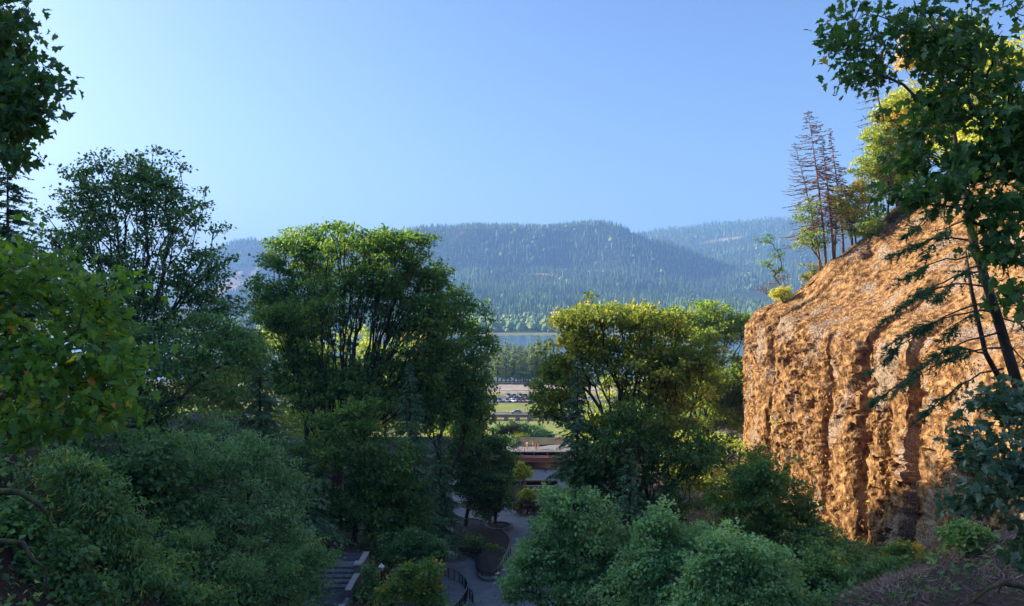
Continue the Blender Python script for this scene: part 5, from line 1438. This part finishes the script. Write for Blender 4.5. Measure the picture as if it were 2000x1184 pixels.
def paint(c):
    if c not in PAINT:
        PAINT[c] = flat('car_paint', c, rough=.25, v=.03, spec=.5)
    return PAINT[c]
def car(label, x, y, rz, c, suv=False, z=-10.9, group='cars in the car park'):
    body, glass, wheel, hl, H1 = CM[suv]
    root = empty('parked_car', (x, y, z), rz); tag(root, label, 'car', group)
    bm_ = body.copy(); bm_.materials.append(paint(c)); obj('body', bm_, None, root)
    obj('window_glass', glass, None, root)
    for wx in (-1.38, 1.38):
        for wy in (-.78, .78):
            o = obj('wheel', wheel, None, root); o.location = (wx, wy, .34)
    for wy in (-.52, .52):
        o = obj('headlight', hl, None, root); o.location = (2.16, wy, .62)
WHT, SIL, BLU, BLK, RED, GRY = (.75, .75, .74), (.42, .43, .45), (.05, .09, .22), (.02, .02, .025), (.22, .05, .04), (.15, .155, .17)
for px, c, suv, lab in [(975, BLU, False, 'dark blue car at the left end of the front parked row'), (990, GRY, False, 'grey car second from the left in the front parked row'), (1002, WHT, False, 'white car left of the middle in the front parked row'), (1014, BLK, False, 'black car left of the red one in the front parked row'),
                        (1021, RED, False, 'dark red car in the middle of the front parked row'), (1030, GRY, True, 'dark grey car right of the red one in the front parked row'), (1041, BLU, False, 'blue car between grey and white in the front parked row'), (1053, WHT, False, 'white car near the right end of the front parked row'), (1066, SIL, False, 'silver car at the right end of the front parked row')]:
    car(lab, (px - 1000) / FPX * 318, 318, R(-65), c, suv)
for px, c, suv, lab in [(993, GRY, True, 'grey car at the left of the back parked row'), (1004, BLU, False, 'low blue car in the back parked row'), (1016, GRY, True, 'dark grey tall car in the middle of the back parked row'), (1026, BLK, False, 'low black car in the back parked row'), (1039, SIL, True, 'silver tall car in the back parked row'), (1051, BLK, True, 'black tall car at the right of the back parked row')]:
    car(lab, (px - 1000) / FPX * 333, 333, R(-70), c, suv)
car('silver sedan seen side-on driving on the near road', (1008 - 1000) / FPX * 284, 284, R(176), SIL, False, group=None)

# ------------------------------------------------------------------ people
def person_mesh(pose):
    J = {'pel': (0, 0, .95), 'sp': (0, 0, 1.18), 'ch': (0, .01, 1.38), 'nk': (0, 0, 1.52), 'hd': (0, -.02, 1.63), 'hd2': (0, -.02, 1.74)}
    sw = pose
    for s, n_ in ((-1, 'l'), (1, 'r')):
        f = sw * s * .14
        J['hip' + n_] = (s * .10, 0, .90); J['kn' + n_] = (s * .11, -f * .9 - .02, .50); J['an' + n_] = (s * .11, -f * 1.6 + .02, .09); J['to' + n_] = (s * .12, -f * 1.6 - .14, .04)
        J['sh' + n_] = (s * .19, 0, 1.42); J['el' + n_] = (s * .25, f * .8 + .02, 1.15); J['wr' + n_] = (s * .26, f * 1.4 - .08, .91); J['hn' + n_] = (s * .26, f * 1.5 - .12, .80)
    E = [('pel', 'sp'), ('sp', 'ch'), ('ch', 'nk'), ('nk', 'hd'), ('hd', 'hd2')]
    for n_ in 'lr':
        E += [('pel', 'hip' + n_), ('hip' + n_, 'kn' + n_), ('kn' + n_, 'an' + n_), ('an' + n_, 'to' + n_), ('ch', 'sh' + n_), ('sh' + n_, 'el' + n_), ('el' + n_, 'wr' + n_), ('wr' + n_, 'hn' + n_)]
    rad = {'pel': .145, 'sp': .13, 'ch': .15, 'nk': .058, 'hd': .095, 'hd2': .07}
    for n_ in 'lr':
        rad.update({'hip' + n_: .095, 'kn' + n_: .062, 'an' + n_: .045, 'to' + n_: .04, 'sh' + n_: .07, 'el' + n_: .045, 'wr' + n_: .034, 'hn' + n_: .04})
    ks = list(J); me = bpy.data.meshes.new('body')
    me.from_pydata([J[k] for k in ks], [(ks.index(a), ks.index(b)) for a, b in E], [])
    o = bpy.data.objects.new('body', me); col.objects.link(o)
    o.modifiers.new('s', 'SKIN'); o.modifiers.new('u', 'SUBSURF').levels = 1
    for i, k in enumerate(ks):
        sv = me.skin_vertices[0].data[i]; sv.radius = (rad[k], rad[k] * .85); sv.use_root = (k == 'pel')
    dg = bpy.context.evaluated_depsgraph_get()
    out = bpy.data.meshes.new_from_object(o.evaluated_get(dg)); bpy.data.objects.remove(o)
    out.name = 'body'
    mi = []
    for p_ in out.polygons:
        c = p_.center
        arm = abs(c.x) > .225 and c.z < 1.30
        mi.append(0 if (c.z > 1.47 or (arm and c.z < 1.2)) else (1 if (c.z > .95 or arm) else (2 if c.z > .10 else 3)))
    out.polygons.foreach_set('material_index', mi); out.polygons.foreach_set('use_smooth', [True] * len(mi))
    return out
PB = [person_mesh(0.15), person_mesh(1.0)]
hairm = MB().lathe((0, 0, 0), [(.09, -.10), (.105, -.02), (.10, .05), (.06, .10), (.01, .115)], 10).mesh('hair', True); hairm.materials.append(M['hair'])
CLOTH = {}
def cloth(c):
    if c not in CLOTH: CLOTH[c] = flat('cloth', c, rough=.8, v=.1)
    return CLOTH[c]
def person(label, x, y, z, rz, shirt, trousers, pose=0, s=1.0, group=None):
    root = empty('person', (x, y, z), rz); root.scale = (s, s, s); tag(root, label, 'person', group)
    m_ = PB[pose].copy(); m_.materials.clear()
    for c in (M['skin'], cloth(shirt), cloth(trousers), M['tyre']): m_.materials.append(c)
    obj('body', m_, None, root)
    h = obj('hair', hairm, None, root); h.location = (0, .015, 1.72)
TER = 'visitors on the terrace behind the footbridge'
for px, d, sh, tr_, pose, sc_, lab in [(1024, 143.5, (.45, .12, .1), (.05, .05, .06), 0, .92, 'person in a red top leaning near the footbridge railing'), (1030, 148, (.06, .07, .22), (.5, .33, .25), 1, 1.0, 'person in a dark blue top walking on the terrace'),
                                     (1042, 149, (.75, .75, .74), (.12, .18, .35), 0, 1.02, 'person in a white shirt standing on the terrace'), (1047, 146, (.6, .42, .32), (.06, .07, .1), 1, .95, 'person in a tan top near the right end of the footbridge'), (1052, 148, (.7, .35, .3), (.5, .5, .5), 0, .9, 'person in a pink top at the right end of the terrace')]:
    x = (px - 1000) / FPX * d; person(lab, x, d, zG(x, d) + .06, R(px * 37 % 360), sh, tr_, pose, sc_, TER)
for px, d, sh, tr_, pose, lab in [(1025, 288.6, (.55, .25, .15), (.1, .12, .2), 0, 'person in an orange top at the lawn edge behind the silver sedan'), (1030, 288.8, (.75, .74, .72), (.4, .2, .18), 1, 'person in a white top at the lawn edge beside the orange one'),
                                (1018, 272.5, (.7, .7, .72), (.08, .08, .1), 0, 'person in a pale top behind the parapet wall, left of the group'), (1025, 272.2, (.12, .16, .35), (.1, .1, .1), 1, 'person in a blue top behind the parapet wall, middle of the group'), (1031, 272.6, (.2, .22, .3), (.3, .3, .35), 0, 'person in grey behind the parapet wall, right of the group')]:
    x = (px - 1000) / FPX * d; person(lab, x, d, -10.88, R(px * 53 % 360), sh, tr_, pose, 1.0)
x = (1031 - 1000) / FPX * 116; person('person in white in front of the low garden wall', x, 116.4, zG(x, 116.4) + .06, R(170), (.78, .76, .74), (.75, .7, .66), 1)

# rocks in the outcrop on the brow
def rock(label, px, py, r, sd_):
    g = seed(sd_); bm = bmesh.new(); bmesh.ops.create_icosphere(bm, subdivisions=2, radius=1)
    for v in bm.verts:
        q = v.co; f = 1 + .5 * float(noise2(q.x * 2 + sd_, q.y * 2 + q.z * 3, 1.0, 3)) + g.normal(0, .06)
        v.co = Vector((q.x * r * 1.2 * f, q.y * r * f, q.z * r * .8 * f))
    me = bpy.data.meshes.new('rock'); bm.to_mesh(me); bm.free()
    b = on_brow(px, py); o = obj('rock', me, M['rock']); o.location = tuple(b); o.rotation_euler = (0, 0, g.uniform(0, 6))
    tag(o, label, 'rock', 'dark rocks of the outcrop on the cliff brow')
for k, (px, py, r, lab) in enumerate([(1640, 522, 1.0, 'dark brown rock below the dead conifers, leftmost of the outcrop'), (1662, 512, 1.3, 'largest dark brown rock in the middle of the brow outcrop'), (1690, 498, 1.0, 'dark brown rock right of the largest in the outcrop'), (1712, 482, .8, 'small upper right rock of the brow outcrop'), (1676, 528, .7, 'small lower rock of the brow outcrop'), (1738, 560, .6, 'lone small rock on the upper cliff slope')]):
    rock(lab, px, py, r, 200 + k)

bpy.context.view_layer.update()
_u = {o.data.name: len(o.data.polygons) for o in sc.objects if o.type == 'MESH'}; print('polygons', sum(_u.values()))
